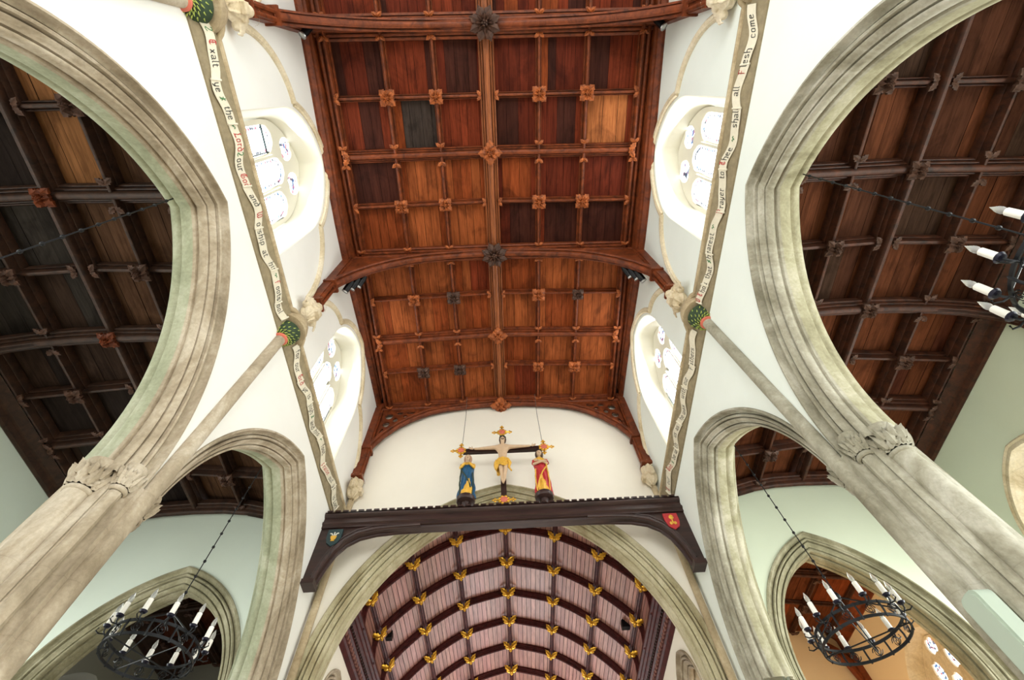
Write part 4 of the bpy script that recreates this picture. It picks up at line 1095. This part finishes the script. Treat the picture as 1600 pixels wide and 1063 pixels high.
for s in (-1, 1):
    t = thing('cornice', '%s dark moulded cornice with dentils along the chancel wall' % SIDE[s], 'cornice', (X(s, 2.9), 12.5, 6.6))
    P = [(3.0, 6.40), (2.985, 6.39), (2.97, 6.52), (2.935, 6.54), (2.935, 6.57), (2.95, 6.58), (2.95, 6.66), (2.92, 6.68), (2.895, 6.70), (2.90, 6.72), (2.90, 6.80), (2.87, 6.82), (2.84, 6.83), (2.84, 6.88), (2.80, 6.90), (2.80, 6.95), (2.76, 6.97), (2.76, 7.02), (2.81, 7.04)]
    P = [(VC-(VC-v)*1.0, z) for v, z in P]
    mb = MB(); mb.grid([[(X(s, v), y, z) for v, z in P] for y in (8.12, 17.5)]); mb.build('moulding', M['purple_rib'], t, ang=30)
    mb = MB()
    for q in range(70):
        y = 8.2+q*.13; mb.box(*sorted((X(s, 2.915), X(s, 2.95))), y, y+.06, 6.585, 6.655)
    mb.build('dentil_band', M['purple'], t, smooth=False)
    mb = MB()
    for q in range(90):
        y = 8.2+q*.10; mb.ball((X(s, 2.885), y, 6.76), .022, .035, .035, 6, 4)
    mb.build('bead_band', M['rood'], t)
    # wall, with an arch on each side near the chancel arch
    A = Arch(8.98, .78, 5.2, .98)
    mb = MB(); la = frange(8.1, 17.5, .3)+[A.pt(0, u/20-1)[0] for u in range(41)]
    holed_slab(mb, la, lambda y: (0, 8.6), [(A.yc-A.a, A.yc+A.a, lambda y: (-.01, A.z(y) or A.zs))], wall_map(s, VC), 0, .6, edges=False)
    struct(mb.build('wall_%s_chancel' % SIDE[s], M['plaster_e'], smooth=False))
    mb = MB(); q = .6/.64; mb.grid(A.rows([(t_*q, d*1.1) for t_, d in PROF], wall_map(s, VC), 20, 0))
    tag(mb.build('stone_arch', M['stone_l'], ang=50), 'small brown stone arch in the %s chancel wall under the cornice' % SIDE[s], 'arch')
mb = MB(); mb.box(-4, 4, 17.5, 17.8, 0, 10); struct(mb.build('wall_chancel_east', M['plaster_e'], smooth=False))
# fillers above the chancel and chapels to close the building, west wall
mb = MB(); mb.box(-9, 9, -6.9, -6.6, 0, 12.5); struct(mb.build('wall_west', M['plaster'], smooth=False))
mb = MB(); mb.box(XC-2.6, XC+2.6, -6.58, -6.50, 2.3, 8.1); w_ = struct(mb.build('window_%d' % wi, M['pane_a'], smooth=False)); wi += 1  # unseen west window, added to go with the area light there
mb = MB()
for k in range(6): mb.box(XC-2.6+k*1.02, XC-2.5+k*1.02, -6.50, -6.38, 2.3, 8.1)
for z in (2.3, 5.0, 8.0): mb.box(XC-2.6, XC+2.6, -6.50, -6.38, z, z+.1)
mb.build('window_frame', M['tracery'], w_, smooth=False)
mb = MB(); mb.box(XC-2.1, XC+2.1, 17.46, 17.5, 2.6, 7.4); w_ = struct(mb.build('window_%d' % wi, M['pane_a'], smooth=False)); wi += 1  # unseen east window, added to match the chancel area light
mb = MB()
for k in range(5): mb.box(XC-2.1+k*1.02, XC-2.0+k*1.02, 17.34, 17.46, 2.6, 7.4)
mb.build('window_frame', M['tracery'], w_, smooth=False)
# black loudspeakers on the chancel ceiling
for i, (s, vz, yz, z) in enumerate(((-1, -.441, 1.71, 6.28), (1, .41, 1.722, 6.28))):
    t = thing('ceiling_speaker', 'small black loudspeaker on the %s slope of the chancel ceiling' % SIDE[s], 'speaker', (vz*z, yz*z, 1.5+z))
    c = Vector((vz*z, yz*z, 1.5+z)); mb = MB()
    mb.prism([(c.x-.09, c.y-.07, c.z-.09), (c.x+.09, c.y-.07, c.z-.09), (c.x+.09, c.y-.07, c.z+.06), (c.x, c.y-.07, c.z+.13), (c.x-.09, c.y-.07, c.z+.06)], (0, .14, 0)); mb.build('cabinet', M['black'], t, smooth=False)
    mb = MB(); mb.tube([c+Vector((0, 0, .05)), c+Vector((s*.12, 0, .22))], .015, 6); mb.build('bracket', M['black'], t)

# ------------------------------------------------------------------ rood beam
YR0, YR1 = 6.78, 7.06
t = thing('rood_beam', 'dark timber rood beam with battlemented top and curved end brackets', 'beam', (XC, 6.92, 7.6))
mb = MB()
BP = [(YR0+.03, 7.42), (YR0+.03, 7.47), (YR0, 7.49), (YR0, 7.53), (YR0+.03, 7.55), (YR0+.03, 7.62), (YR0-.01, 7.64), (YR0-.03, 7.67), (YR0-.03, 7.70), (YR1, 7.70), (YR1, 7.42), (YR1-.05, 7.42), (YR1-.06, 7.39), (YR0+.09, 7.39), (YR0+.08, 7.42)]
mb.grid([[(XC-3.25, y, z) for y, z in BP], [(XC+3.25, y, z) for y, z in BP]], True, True)
mb.build('beam', M['rood'], t, ang=30)
mb = MB(); n = 46
for k in range(n):
    x = XC-3.22+6.44*k/n; mb.box(x, x+.098, YR0-.03, YR0+.02, 7.70, 7.755)
mb.box(XC-3.25, XC+3.25, YR0-.03, YR0+.02, 7.69, 7.715)
mb.build('battlement_cresting', M['rood'], t, smooth=False)
BRK = [(3.10, 6.44), (3.02, 6.75), (2.92, 7.0), (2.78, 7.18), (2.58, 7.31), (2.3, 7.38), (1.9, 7.41), (1.5, 7.42)]
for s in (-1, 1):
    mb = MB()
    mb.prism([(X(s, v), YR0+.06, z) for v, z in BRK]+[(X(s, 1.5), YR0+.06, 7.47), (X(s, 3.25), YR0+.06, 7.47), (X(s, 3.25), YR0+.06, 6.40)], (0, .16, 0))
    for off, rr in ((0, .035), (.06, .022)):
        path = [(X(s, v+off*.4), YR0+.06, z+off) for v, z in BRK]; mb.tube(path, rr, 8, upv=(0, 1, 0))
        path = [(X(s, v+off*.4), YR1-.05, z+off) for v, z in BRK]; mb.tube(path, rr, 8, upv=(0, 1, 0))
    mb.box(*sorted((X(s, 3.25), X(s, 3.05))), YR0+.02, YR1-.02, 6.36, 6.44)
    mb.build('curved_bracket', M['rood'], t, ang=35)
    # painted shield
    c = Vector((X(s, 2.97), YR0+.045, 7.23)); w = .125
    sh = [(-w, .145), (w, .145), (w, -.03), (w*.75, -.13), (0, -.20), (-w*.75, -.13), (-w, -.03)]
    mb = MB(); mb.prism([(c.x+a, c.y-.02, c.z+b) for a, b in sh], (0, .035, 0))
    so = mb.build('shield', M['teal'] if s < 0 else M['red'], t, smooth=False); so['label'] = 'dark blue-green shield with a golden cup' if s < 0 else 'red shield with golden emblem'
    mb = MB(); yy = c.y-.035
    if s < 0:
        mb.prism([(c.x+a, yy, c.z+b) for a, b in ((-.05, 0), (.05, 0), (.045, -.05), (.02, -.08), (.035, -.10), (-.035, -.10), (-.02, -.08), (-.045, -.05))], (0, .02, 0)); mb.build('emblem', M['goldp'], so, smooth=False)
        mb = MB()
        for q in (-1, 0, 1): mb.tube([(c.x+q*.02, yy+.01, c.z+.01), (c.x+q*.045, yy+.01, c.z+.05), (c.x+q*.075, yy+.01, c.z+.075-.02*abs(q))], .012, 6, upv=(0, 1, 0))
        mb.build('emblem', M['white_paint'], so)
    else:
        mb.ball((c.x, yy+.01, c.z+.05), .045, .012, .04, 10, 6); mb.tube([(c.x, yy+.01, c.z+.02), (c.x, yy+.01, c.z-.08)], .012, 6)
        for q in (-1, 1): mb.tube([(c.x, yy+.01, c.z+.10), (c.x+q*.035, yy+.01, c.z+.07)], .01, 6, upv=(0, 1, 0)); mb.ball((c.x+q*.035, yy+.01, c.z-.07), .03, .012, .035, 8, 6)
        mb.build('emblem', M['goldp'], so)

# ------------------------------------------------------------------ crucifix
YF = 6.90; CX = -.055
def quatre(mb, c, R, dirs):
    """gilded finial: ring of lobes with a red centre and foils"""
    for k in range(8):
        a = 2*PI*k/8+PI/8; mb.ball((c[0]+R*.55*math.cos(a), c[1], c[2]+R*.55*math.sin(a)), R*.2, R*.18, R*.2, 8, 6)
    for a in dirs:
        d = Vector((math.cos(a), 0, math.sin(a))); C = Vector(c); p = Vector((-d.z, 0, d.x))
        mb.tube([C+d*R*.5, C+d*R*1.05], R*.13, 7, upv=(0, 1, 0)); mb.ball(C+d*R*1.35, R*.16, R*.10, R*.16, 8, 6)
        for q in (-1, 1): mb.ball(C+d*R*1.12+p*q*R*.20, R*.14, R*.09, R*.14, 8, 6)
t = thing('crucifix', 'large painted and gilded crucifix standing on the rood beam centre', 'crucifix', (CX, YF, 7.72))
mb = MB()
mb.box(CX-.055, CX+.055, YF+.02, YF+.10, 7.70, 10.0)
ZA = 9.42
mb.box(CX-.86, CX+.86, YF+.02, YF+.10, ZA-.055, ZA+.055)
mb.build('cross', M['rood'], t, smooth=False)
for (c, dirs) in (((CX, YF+.02, 9.98), (0, PI/2, PI)), ((CX-.90, YF+.02, ZA), (PI, PI/2, -PI/2)), ((CX+.90, YF+.02, ZA), (0, PI/2, -PI/2)), ((CX, YF+.02, 7.98), (0, PI))):
    mb = MB(); quatre(mb, c, .155, dirs); f = mb.build('gilded_finial', M['gold'], t)
    mb = MB(); mb.lathe((c[0], c[1]-.035, c[2]), [(0, 0), (.05, .005), (.075, .02), (.08, .05)], 16, (0, 1, 0)); mb.build('painted_roundel', M['redring'], f)
def skin_body(name, verts, edges, radii, mat, parent, root=0, sub=2):
    me = bpy.data.meshes.new(name); me.from_pydata([tuple(v) for v in verts], edges, []); me.materials.append(mat)
    o = bpy.data.objects.new(name, me); COL.objects.link(o); o.parent = parent; o.matrix_parent_inverse = Matrix.Translation(-parent.location)
    m = o.modifiers.new('skin', 'SKIN'); m.use_smooth_shade = True
    for i, r in enumerate(radii): me.skin_vertices[0].data[i].radius = (r, r) if not isinstance(r, tuple) else r
    me.skin_vertices[0].data[root].use_root = True
    s_ = o.modifiers.new('sub', 'SUBSURF'); s_.levels = sub; s_.render_levels = sub
    return o
def figure_frame(c, lean=0): return Vector(c)
# body of the figure on the cross: head bowed, arms out, knees together bent a little
B = Vector((CX, YF-.06, 0))
def b(x, y, z): return B+Vector((x, y, z))
V = [b(.0, 0, 8.93), b(0, -.01, 9.06), b(0, -.02, 9.22), b(0, -.02, 9.36), b(.0, -.02, 9.44), b(.01, -.06, 9.56), b(.01, -.07, 9.62),
     b(-.13, -.01, 9.37), b(-.32, .0, 9.375), b(-.53, .03, 9.40), b(-.62, .04, 9.415),
     b(.13, -.01, 9.37), b(.32, .0, 9.385), b(.53, .03, 9.42), b(.62, .04, 9.435),
     b(-.06, 0, 8.88), b(-.035, -.06, 8.66), b(-.02, .0, 8.42), b(-.005, -.03, 8.34), b(.0, -.05, 8.28),
     b(.06, 0, 8.88), b(.05, -.07, 8.66), b(.02, -.01, 8.42), b(.005, -.05, 8.34), b(.0, -.07, 8.28)]
ED = [(0, 1), (1, 2), (2, 3), (3, 4), (4, 5), (5, 6), (3, 7), (7, 8), (8, 9), (9, 10), (3, 11), (11, 12), (12, 13), (13, 14), (0, 15), (15, 16), (16, 17), (17, 18), (18, 19), (0, 20), (20, 21), (21, 22), (22, 23), (23, 24)]
RD = [(.10, .07), (.082, .062), (.11, .075), (.105, .06), .038, (.062, .07), (.05, .055),   .052, .040, .028, .024, .052, .040, .028, .024, .062, .045, .03, .026, .018, .062, .045, .03, .026, .018]
body = skin_body('carved_body', V, ED, RD, M['skin'], t)
mb = MB()
for sx in (-1, 1):
    if sx > 0: mb.build('hand', M['skin'], t); mb = MB()
    hc = Vector((CX+sx*.655, YF-.02, 9.42 if sx < 0 else 9.44))
    mb.ball(hc, .035, .014, .026, 8, 6)
    for q in range(4): mb.tube([hc+Vector((sx*.015, -.005, .02-.013*q)), hc+Vector((sx*(.05+.008*(q in (1, 2))), -.015, .028-.017*q)), hc+Vector((sx*(.062+.008*(q in (1, 2))), -.035, .026-.016*q))], .006, 5)
    mb.tube([hc+Vector((-sx*.01, -.005, .02)), hc+Vector((sx*.01, -.03, .045))], .007, 5)
mb.build('hand', M['skin'], t)
mb = MB(); mb.ball((CX+.01, YF-.185, 9.575), .009, .013, .015, 6, 5); mb.build('nose', M['skin'], body)
mb = MB()
hc = Vector((CX+.01, YF-.11, 9.60))
mb.ball(hc+Vector((0, .02, .02)), .062, .062, .066, 12, 8); 
for q in (-1, 1): mb.tube([hc+Vector((q*.05, .0, .03)), hc+Vector((q*.062, -.01, -.05)), hc+Vector((q*.055, -.005, -.14))], .02, 7, True, [1, 1, .5])
mb.build('hair', M['hair'], t)
mb = MB(); mb.tube([hc+Vector((.0+.025*math.cos(a), -.062+.01*math.sin(a), -.055-.02*abs(math.sin(a)))) for a in (0, 1, 2, 3.1)], .012, 6)
mb.build('beard', M['hair'], t)
mb = MB()
for k in range(14):
    a = 2*PI*k/14; a2 = 2*PI*(k+1)/14
    mb.tube([hc+Vector((.066*math.cos(a), .01+.062*math.sin(a), .035+.008*(k % 2))), hc+Vector((.066*math.cos(a2), .01+.062*math.sin(a2), .035+.008*((k+1) % 2)))], .011, 5)
mb.build('crown', M['darkgreen'], t)
mb = MB()
for q in (-1, 1): mb.ball(hc+Vector((q*.018, -.060, .0)), .006, .004, .003, 6, 5)
mb.build('eyes', M['hair'], t)
# loincloth with a knot at the right hip and hanging end
mb = MB()
rows = []
for i in range(9):
    f = i/8; z = 8.98-.25*f; row = []
    for k in range(36):
        a = 2*PI*k/36; fold = 1+.09*math.sin(7*a+9*f)+.05*math.sin(13*a-8*f)
        sxx = (.115+.03*math.sin(PI*f)*1.0)*fold; syy = (.08+.015*f)*fold
        dz = (.06*math.cos(a)+.05*math.sin(2*a))*f*1.6
        row.append((CX+sxx*math.cos(a)-.012*f, YF-.075+syy*math.sin(a), z+dz))
    rows.append(row)
mb.grid(rows, True, False)
mb.tube([(CX+.10, YF-.12, 8.95), (CX+.15, YF-.13, 8.82), (CX+.12, YF-.12, 8.70), (CX+.17, YF-.12, 8.60)], .03, 8, True, [1, 1.1, .8, .5])
mb.ball((CX-.14, YF-.10, 8.80), .05, .05, .14, 10, 8, fn=lambda th, ph: 1+.12*math.sin(6*ph))
mb.build('loincloth', M['goldp'], t, ang=60)

def robed(name, x, label, robe, robe2, headmat, z0, H, arms, s):
    t = thing(name, label, 'statue', (x, YF, 7.72))
    # turned pedestal
    mb = MB(); mb.lathe((x, YF, 7.70), [(.12, 0), (.12, .03), (.085, .05), (.075, .14), (.09, .20), (.12, .22)], 8)
    mb.lathe((x, YF, 7.90), [(.10, 0), (.17, .03), (.18, .05), (.18, .12), (.165, .14), (0, .14)], 12); mb.build('pedestal', M['rood'], t, ang=30)
    # robe: lofted figure with folds
    prof = [(0, .165, .13), (.10, .16, .13), (.25, .145, .12), (.42, .13, .11), (.56, .125, .105), (.66, .13, .10), (.74, .14, .095), (.80, .125, .08), (.84, .075, .06), (.865, .045, .04)]
    rows = []; rows2 = []
    for i in range(61):
        f = .865*i/60
        for (fa, xa, ya), (fb, xb, yb) in zip(prof, prof[1:]):
            if fa <= f <= fb+1e-9: q = (f-fa)/(fb-fa); rx = xa+(xb-xa)*q; ry = ya+(yb-ya)*q; break
        row = []
        dec = max(0, 1-f/.75)
        for k in range(96):
            a = 2*PI*k/96; w = 1+dec*(.10*math.sin(11*a+f*9*s)+.07*math.sin(6*a-f*14*s))+.045*math.sin(9*a+16*f*s)+.02*math.sin(23*a)
            row.append((x+rx*w*math.cos(a)+.012*math.sin(f*5), YF+ry*w*math.sin(a), z0+f*H))
        rows.append(row)
    # material split: a slanting mantle edge shows the under robe
    mb = MB(); n = 96; mb.add([p for r in rows for p in r], [])
    for i in range(len(rows)-1):
        for k in range(n):
            f = .865*i/60; a = 2*PI*(k+.5)/n; xx = math.cos(a)*s
            front = math.sin(a) < .2
            under = front and ((f < .36 and (-.62+1.9*f) < -xx+.05*math.sin(40*f) < .75-.9*f) or f > .72)
            mb.f.append((i*n+k, i*n+(k+1) % n, (i+1)*n+(k+1) % n, (i+1)*n+k)); mb.c.append((1, 1, 1, 1)); mb.mi.append(1 if under else 0)
    mb.build('robe', [robe, robe2], t, ang=70)
    hz = z0+.90*H
    mb = MB()
    for q, top in ((s, .62), (-s, .50)):
        pts = [(x+q*(.112+.02*math.sin(3*k/12)+.004*math.sin(k*1.9)), YF-.088-.006*math.sin(k*1.1), z0+.02+top*H*(1-k/12)) for k in range(13)]
        mb.tube(pts, .014, 7)
    mb.tube([(x+s*.10, YF-.10, z0+.55*H), (x+s*.02, YF-.125, z0+.42*H), (x-s*.07, YF-.12, z0+.22*H), (x-s*.12, YF-.09, z0+.04*H)], .014, 7)
    mb.build('mantle_edge', M['darkgreen'] if s < 0 else M['goldp'], t)
    mb = MB(); mb.ball((x+.0, YF-.055, hz+.03), .064, .066, .086, 16, 12, fn=lambda th, ph: 1-.10*max(0, -math.cos(th)))
    mb.ball((x, YF-.122, hz+.018), .010, .016, .018, 6, 5); mb.tube([(x, YF-.02, z0+.82*H), (x, YF-.03, hz)], .038, 10)
    mb.build('head', M['skin'], t)
    mb = MB()
    for q in (-1, 1): mb.ball((x+q*.024, YF-.115, hz+.042), .008, .005, .004, 6, 5)
    mb.tube([(x-.016, YF-.117, hz-.012), (x+.016, YF-.117, hz-.012)], .004, 5)
    mb.build('facial_features', M['hair'], t)
    mb = MB()
    rows = []
    for i in range(9):
        th = PI*(.02+.80*i/8); row = []
        for k in range(17):
            ph = -.28*PI+1.56*PI*k/16
            row.append((x+.080*math.sin(th)*math.cos(ph)*(1+.25*(i/8)**2), YF-.035+.078*math.sin(th)*math.sin(ph), hz+.045+.092*math.cos(th)-(.07*(i/8)**3)))
        rows.append(row)
    mb.grid(rows); mb.build('veil' if headmat == 'veil' else 'hair', M[headmat], t, ang=80)
    if headmat == 'veil' or True:
        m = t.children[-1].modifiers.new('thick', 'SOLIDIFY'); m.thickness = .012
    # forearms folded across the chest and hands
    za = z0+.66*H
    mb = MB()
    if arms == 'prayer':
        for q in (-1, 1): mb.tube([(x+q*.125, YF-.02, z0+.77*H), (x+q*.135, YF-.08, za), (x+q*.045, YF-.15, za+.06)], .036, 9, True, [1, 1, .75])
        mb.build('sleeves', robe2, t, ang=60); mb = MB()
        for q in (-1, 1):
            if q > 0: mb.build('hand', M['skin'], t); mb = MB()
            mb.ball((x+q*.014, YF-.165, za+.10), .014, .022, .04, 8, 6)
            for j in range(4): mb.tube([(x+q*.010, YF-.165+.010*(j-1.5), za+.12), (x+q*.006, YF-.172+.010*(j-1.5), za+.155+.006*(j in (1, 2)))], .0055, 5)
            mb.tube([(x+q*.014, YF-.18, za+.095), (x+q*.012, YF-.188, za+.125)], .006, 5)
    else:
        for q in (-1, 1):
            mb.tube([(x+q*.125, YF-.02, z0+.77*H), (x+q*.14, YF-.07, za+.0)], .040, 9, True, [1, 1])
        mb.build('sleeves', robe, t, ang=60); mb = MB()
        for q, dz in ((-1, .0), (1, .025)):
            if q > 0: mb.build('forearm_and_hand', M['skin'], t); mb = MB()
            mb.tube([(x+q*.14, YF-.07, za-.01), (x+q*.07, YF-.13, za-.04+dz), (x-q*.05, YF-.15, za-.01+dz)], .028, 9, True, [1.1, .95, .7])
            c = Vector((x-q*.075, YF-.15, za-.005+dz)); mb.ball(c, .03, .014, .024, 8, 6)
            for j in range(4): mb.tube([c+Vector((-q*.02, -.004, .016-.011*j)), c+Vector((-q*.055, .006, .018-.012*j))], .0055, 5)
            mb.tube([c+Vector((0, -.005, .02)), c+Vector((-q*.02, -.012, .036))], .006, 5)
    mb.build('hand' if arms == 'prayer' else 'forearm_and_hand', M['skin'], t)
    return t
robed('robed_statue', -.785, 'painted statue of a veiled figure in blue and gold, left of the crucifix', M['blue'], M['goldp'], 'veil', 8.04, 1.13, 'prayer', -1)
robed('robed_statue', .715, 'painted statue of a robed figure in red, arms crossed, right of the crucifix', M['red'], M['goldp'], 'hair', 8.04, 1.18, 'crossed', 1)
for s, xx in ((-1, CX-.88), (1, CX+.88)):
    mb = MB(); mb.tube([(xx, YF+.02, 9.60), (xx-s*.02, 6.98, 10.7), (xx-s*.0, 7.05, 11.62)], .006, 6)
    tag(mb.build('suspension_wire', M['cable']), 'thin wire holding the %s arm of the cross' % SIDE[s], 'wire')

# ------------------------------------------------------------------ spotlights on the roof braces
def spots(s, y, z, n, label):
    for k in range(n):
        t = thing('spotlight', label[k], 'lamp', (X(s, 3.03-.09*k), y, z+.08*k))
        c = Vector((X(s, 3.02-.10*k), y+.0, z+.13*k)); d = Vector((s*.5, .6, -.62)).normalized()
        mb = MB(); mb.lathe(c, [(.0, -.27), (.045, -.26), (.062, -.20), (.064, 0)], 16, d); mb.build('lamp_body', M['black'], t)
        mb = MB(); mb.lathe(c, [(.06, -.01), (.068, 0), (.066, .02), (.055, .022)], 18, d); mb.build('rim', M['silver'], t)
        mb = MB(); mb.lathe(c+d*.012, [(0, .006), (.03, .004), (.055, 0)], 16, d); mb.build('lens', M['lens'], t)
        mb = MB(); mb.tube([c-d*.20, c-d*.2+Vector((s*.03, -.16 if n > 1 else -.08, .12))], .014, 6); mb.build('bracket', M['black'], t)
for s in (-1, 1):
    spots(s, 3.52, 10.42, 3, ['lowest of three black spotlights below the middle tie beam, %s side' % SIDE[s], 'middle one of three black spotlights below the middle tie beam, %s side' % SIDE[s], 'topmost of three black spotlights below the middle tie beam, %s side' % SIDE[s]])
    spots(s, -.86, 10.9, 1, ['single round spotlight beside the nearest tie beam, %s side' % SIDE[s]])

# ------------------------------------------------------------------ column loudspeaker on the right pier
t = thing('column_speaker', 'pale green round-topped column loudspeaker on the right pier', 'speaker', (3.08, 3.03, 2.6))
mb = MB(); pts = []
for k in range(9):
    a = PI*k/8; pts.append(((.03 if k < 4 else (-.03 if k > 4 else 0))+.06*math.cos(a), 3.29+.055*math.sin(a)))
pts = [(.09, 1.9)]+pts+[(-.09, 1.9)]
mb.prism([(3.02, 3.045+a, z) for a, z in pts], (.11, 0, 0)); mb.build('cabinet', M['speaker'], t, ang=40)
mb = MB(); q = [(a*.8, 1.92+(z-1.92)*.985) for a, z in pts]; mb.prism([(3.008, 3.045+a, z) for a, z in q], (.012, 0, 0)); mb.build('grille', M['speaker'], t, ang=40)

# ------------------------------------------------------------------ chandeliers
def scroll_path(c, r0, turns, a0, n=18, flip=1):
    return [(c[0]+r0*(1-.8*k/n)*math.cos(a0+flip*turns*2*PI*k/n), c[1]+r0*(1-.8*k/n)*math.sin(a0+flip*turns*2*PI*k/n)) for k in range(n+1)]
def make_chandelier(loc, ztop, label, r=.455, yaw=0.0):
    t = thing('chandelier', label, 'chandelier', loc, 'wrought iron candle-ring chandeliers hung from the arch tops')
    x0, y0, z0 = loc
    P = lambda rr, a, z: (x0+rr*math.cos(a+yaw), y0+rr*math.sin(a+yaw), z0+z)
    mb = MB()
    for z, w in ((0, .014), (.135, .014)):
        rows = []
        for k in range(61):
            a = 2*PI*k/60; rows.append([P(r-.006, a, z-w), P(r+.006, a, z-w), P(r+.006, a, z+w), P(r-.006, a, z+w)])
        mb.grid(rows, True)
    mb.build('ring', M['iron'], t, smooth=False)
    mb = MB()
    for k in range(12):
        a = 2*PI*k/12
        mb.tube([P(r, a, -.02), P(r+.012, a, .07), P(r, a, .15)], .011, 6)
        # S-scrolls lying in the band between the rings
        for f in (-1, 1):
            pa = []
            for i in range(13):
                u = i/12; th = u*2.6*PI
                pa.append(P(r, a+2*PI/12*.5+f*(.13-.115*u)*math.cos(th*.8)*.9, .067+f*.05*math.sin(th*.8)*(1-.4*u)))
            mb.tube(pa, .005, 5, upv=(0, 0, 1))
    mb.build('scrollwork', M['iron'], t)
    mb = MB()
    for k in range(4):
        a = PI/4+PI/2*k
        mb.tube([P(r, a, 0), P(0, a, 0)], .007, 6)
        mb.tube([P(r, a, .14), P(.24, a, .30), P(.025, a, .46)], .008, 6, upv=(0, 0, 1))
    mb.ball((x0, y0, z0+.48), .035, .035, .05, 10, 8)
    mb.build('hanger', M['iron'], t)
    mb = MB(); z = z0+.52; k = 0
    mb.tube([(x0, y0, z), (x0, y0, ztop)], .007, 6)
    while z < ztop-.1:
        mb.lathe((x0, y0, z), [(.007, -.02), (.018, -.01), (.018, .01), (.007, .02)], 7); z += .21; k += 1
    mb.build('chain', M['iron'], t)
    arms = []
    for k in range(12):
        a = 2*PI*(k+.5)/12
        mb = MB(); mb.tube([P(r, a, .12), P(r+.02, a, .10), P(r+.045, a, .13), P(r+.05, a, .17)], .009, 6)
        mb.tube([P(r+.02, a, .11), P(r+.08, a, .10), P(r+.115, a, .12), P(r+.105, a, .15)], .007, 6); arm = mb.build('candle_arm', M['iron'], t)
        mb = MB(); mb.lathe(P(r+.05, a, .17), [(0, 0), (.030, .004), (.041, .022), (.036, .026), (.02, .02)], 12); mb.build('drip_pan', M['navy'], arm)
        mb = MB(); mb.lathe(P(r+.05, a, .19), [(.024, 0), (.027, .02), (.026, .13), (.014, .135)], 12); mb.build('candle', M['candle'], arm)
        mb = MB(); mb.lathe(P(r+.05, a, .32), [(.014, 0), (.025, .03), (.022, .06), (.010, .095), (.001, .12)], 10); mb.build('bulb', M['glass'], arm)
    return t
make_chandelier((3.72, 5.2, 4.22), 7.28, 'black iron candle chandelier hanging in the far right arch', yaw=.1)
make_chandelier((-3.86, 5.2, 4.44), 7.28, 'black iron candle chandelier hanging in the far left arch', yaw=.35)
make_chandelier((3.66, .98, 4.04), 7.28, 'black iron candle chandelier cut off by the right picture edge', yaw=.2)
make_chandelier((-3.74, 1.04, 3.45), 7.28, 'left near chandelier, only its chain seen across the left aisle ceiling', yaw=.2)

# ------------------------------------------------------------------ inscriptions
LB = [('2', -.68, 'ink_green'), ('E', -.55, 'ink_red'), ('xalt', -.39, 'ink'), ('ye', -.09, 'ink'), ('+', .03, 'ink_green'), ('the', .19, 'ink'), ('~', .34, 'ink_green'), ('Lord', .52, 'ink_red'), ('2', .66, 'ink_green'),
      ('our', .78, 'ink'), ('God', .98, 'ink_red'), ('and', 1.24, 'ink'), ('W', 1.44, 'ink_red'), ('orship', 1.68, 'ink'), ('at', 1.95, 'ink'), ('his', 2.17, 'ink'), ('~', 2.31, 'ink_green'), ('f', 2.40, 'ink_red'), ('ootstool', 2.66, 'ink')]
scroll(-1, -.78, 2.98, LB, 'painted scroll reading Exalt ye the Lord our God, left string course', 0)
scroll(-1, 3.46, 7.0, [('for', 3.62, 'ink'), ('our', 3.82, 'ink'), ('God', 4.05, 'ink_red'), ('ye', 4.27, 'ink'), ('is', 4.43, 'ink'), ('high', 4.64, 'ink'), ('+', 4.80, 'ink_green'), ('and', 4.95, 'ink'), ('his', 5.15, 'ink'), ('~', 5.32, 'ink_green'),
      ('foot', 5.55, 'ink'), ('praise', 5.95, 'ink_red'), ('out', 6.26, 'ink'), ('ye', 6.46, 'ink'), ('is', 6.66, 'ink'), ('Lord', 6.85, 'ink')], 'painted scroll along the left string course, from green boss to rood beam', 1.2)
scroll(1, -.80, 3.0, [('come', -.58, 'ink'), ('lesh', -.26, 'ink'), ('F', -.11, 'ink_red'), ('all', .10, 'ink'), ('shall', .40, 'ink'), ('~', .64, 'ink_green'), ('hee', .83, 'ink'), ('T', .95, 'ink_red'), ('to', 1.10, 'ink'),
      ('rayer', 1.40, 'ink'), ('P', 1.575, 'ink_red'), ('~', 1.80, 'ink_green'), ('hearest', 2.08, 'ink'), ('+', 2.30, 'ink_green'), ('that', 2.47, 'ink'), ('hou', 2.72, 'ink'), ('T', 2.85, 'ink_red'), ('O', 2.95, 'ink_red')], 'painted scroll reading shall all Flesh come, right string course', 2.0)
scroll(1, 3.46, 7.0, [('athers', 3.92, 'ink'), ('F', 4.12, 'ink'), ('our', 4.42, 'ink'), ('with', 4.66, 'ink'), ('was', 4.96, 'ink'), ('he', 5.14, 'ink'), ('as', 5.40, 'ink'), ('us', 5.58, 'ink'), ('with', 5.84, 'ink'), ('be', 6.04, 'ink'), ('+', 6.18, 'ink_green'),
      ('God', 6.36, 'ink_red'), ('our', 6.66, 'ink'), ('T', 6.86, 'ink_red')], 'painted scroll reading with our Fathers, right string course', .5)
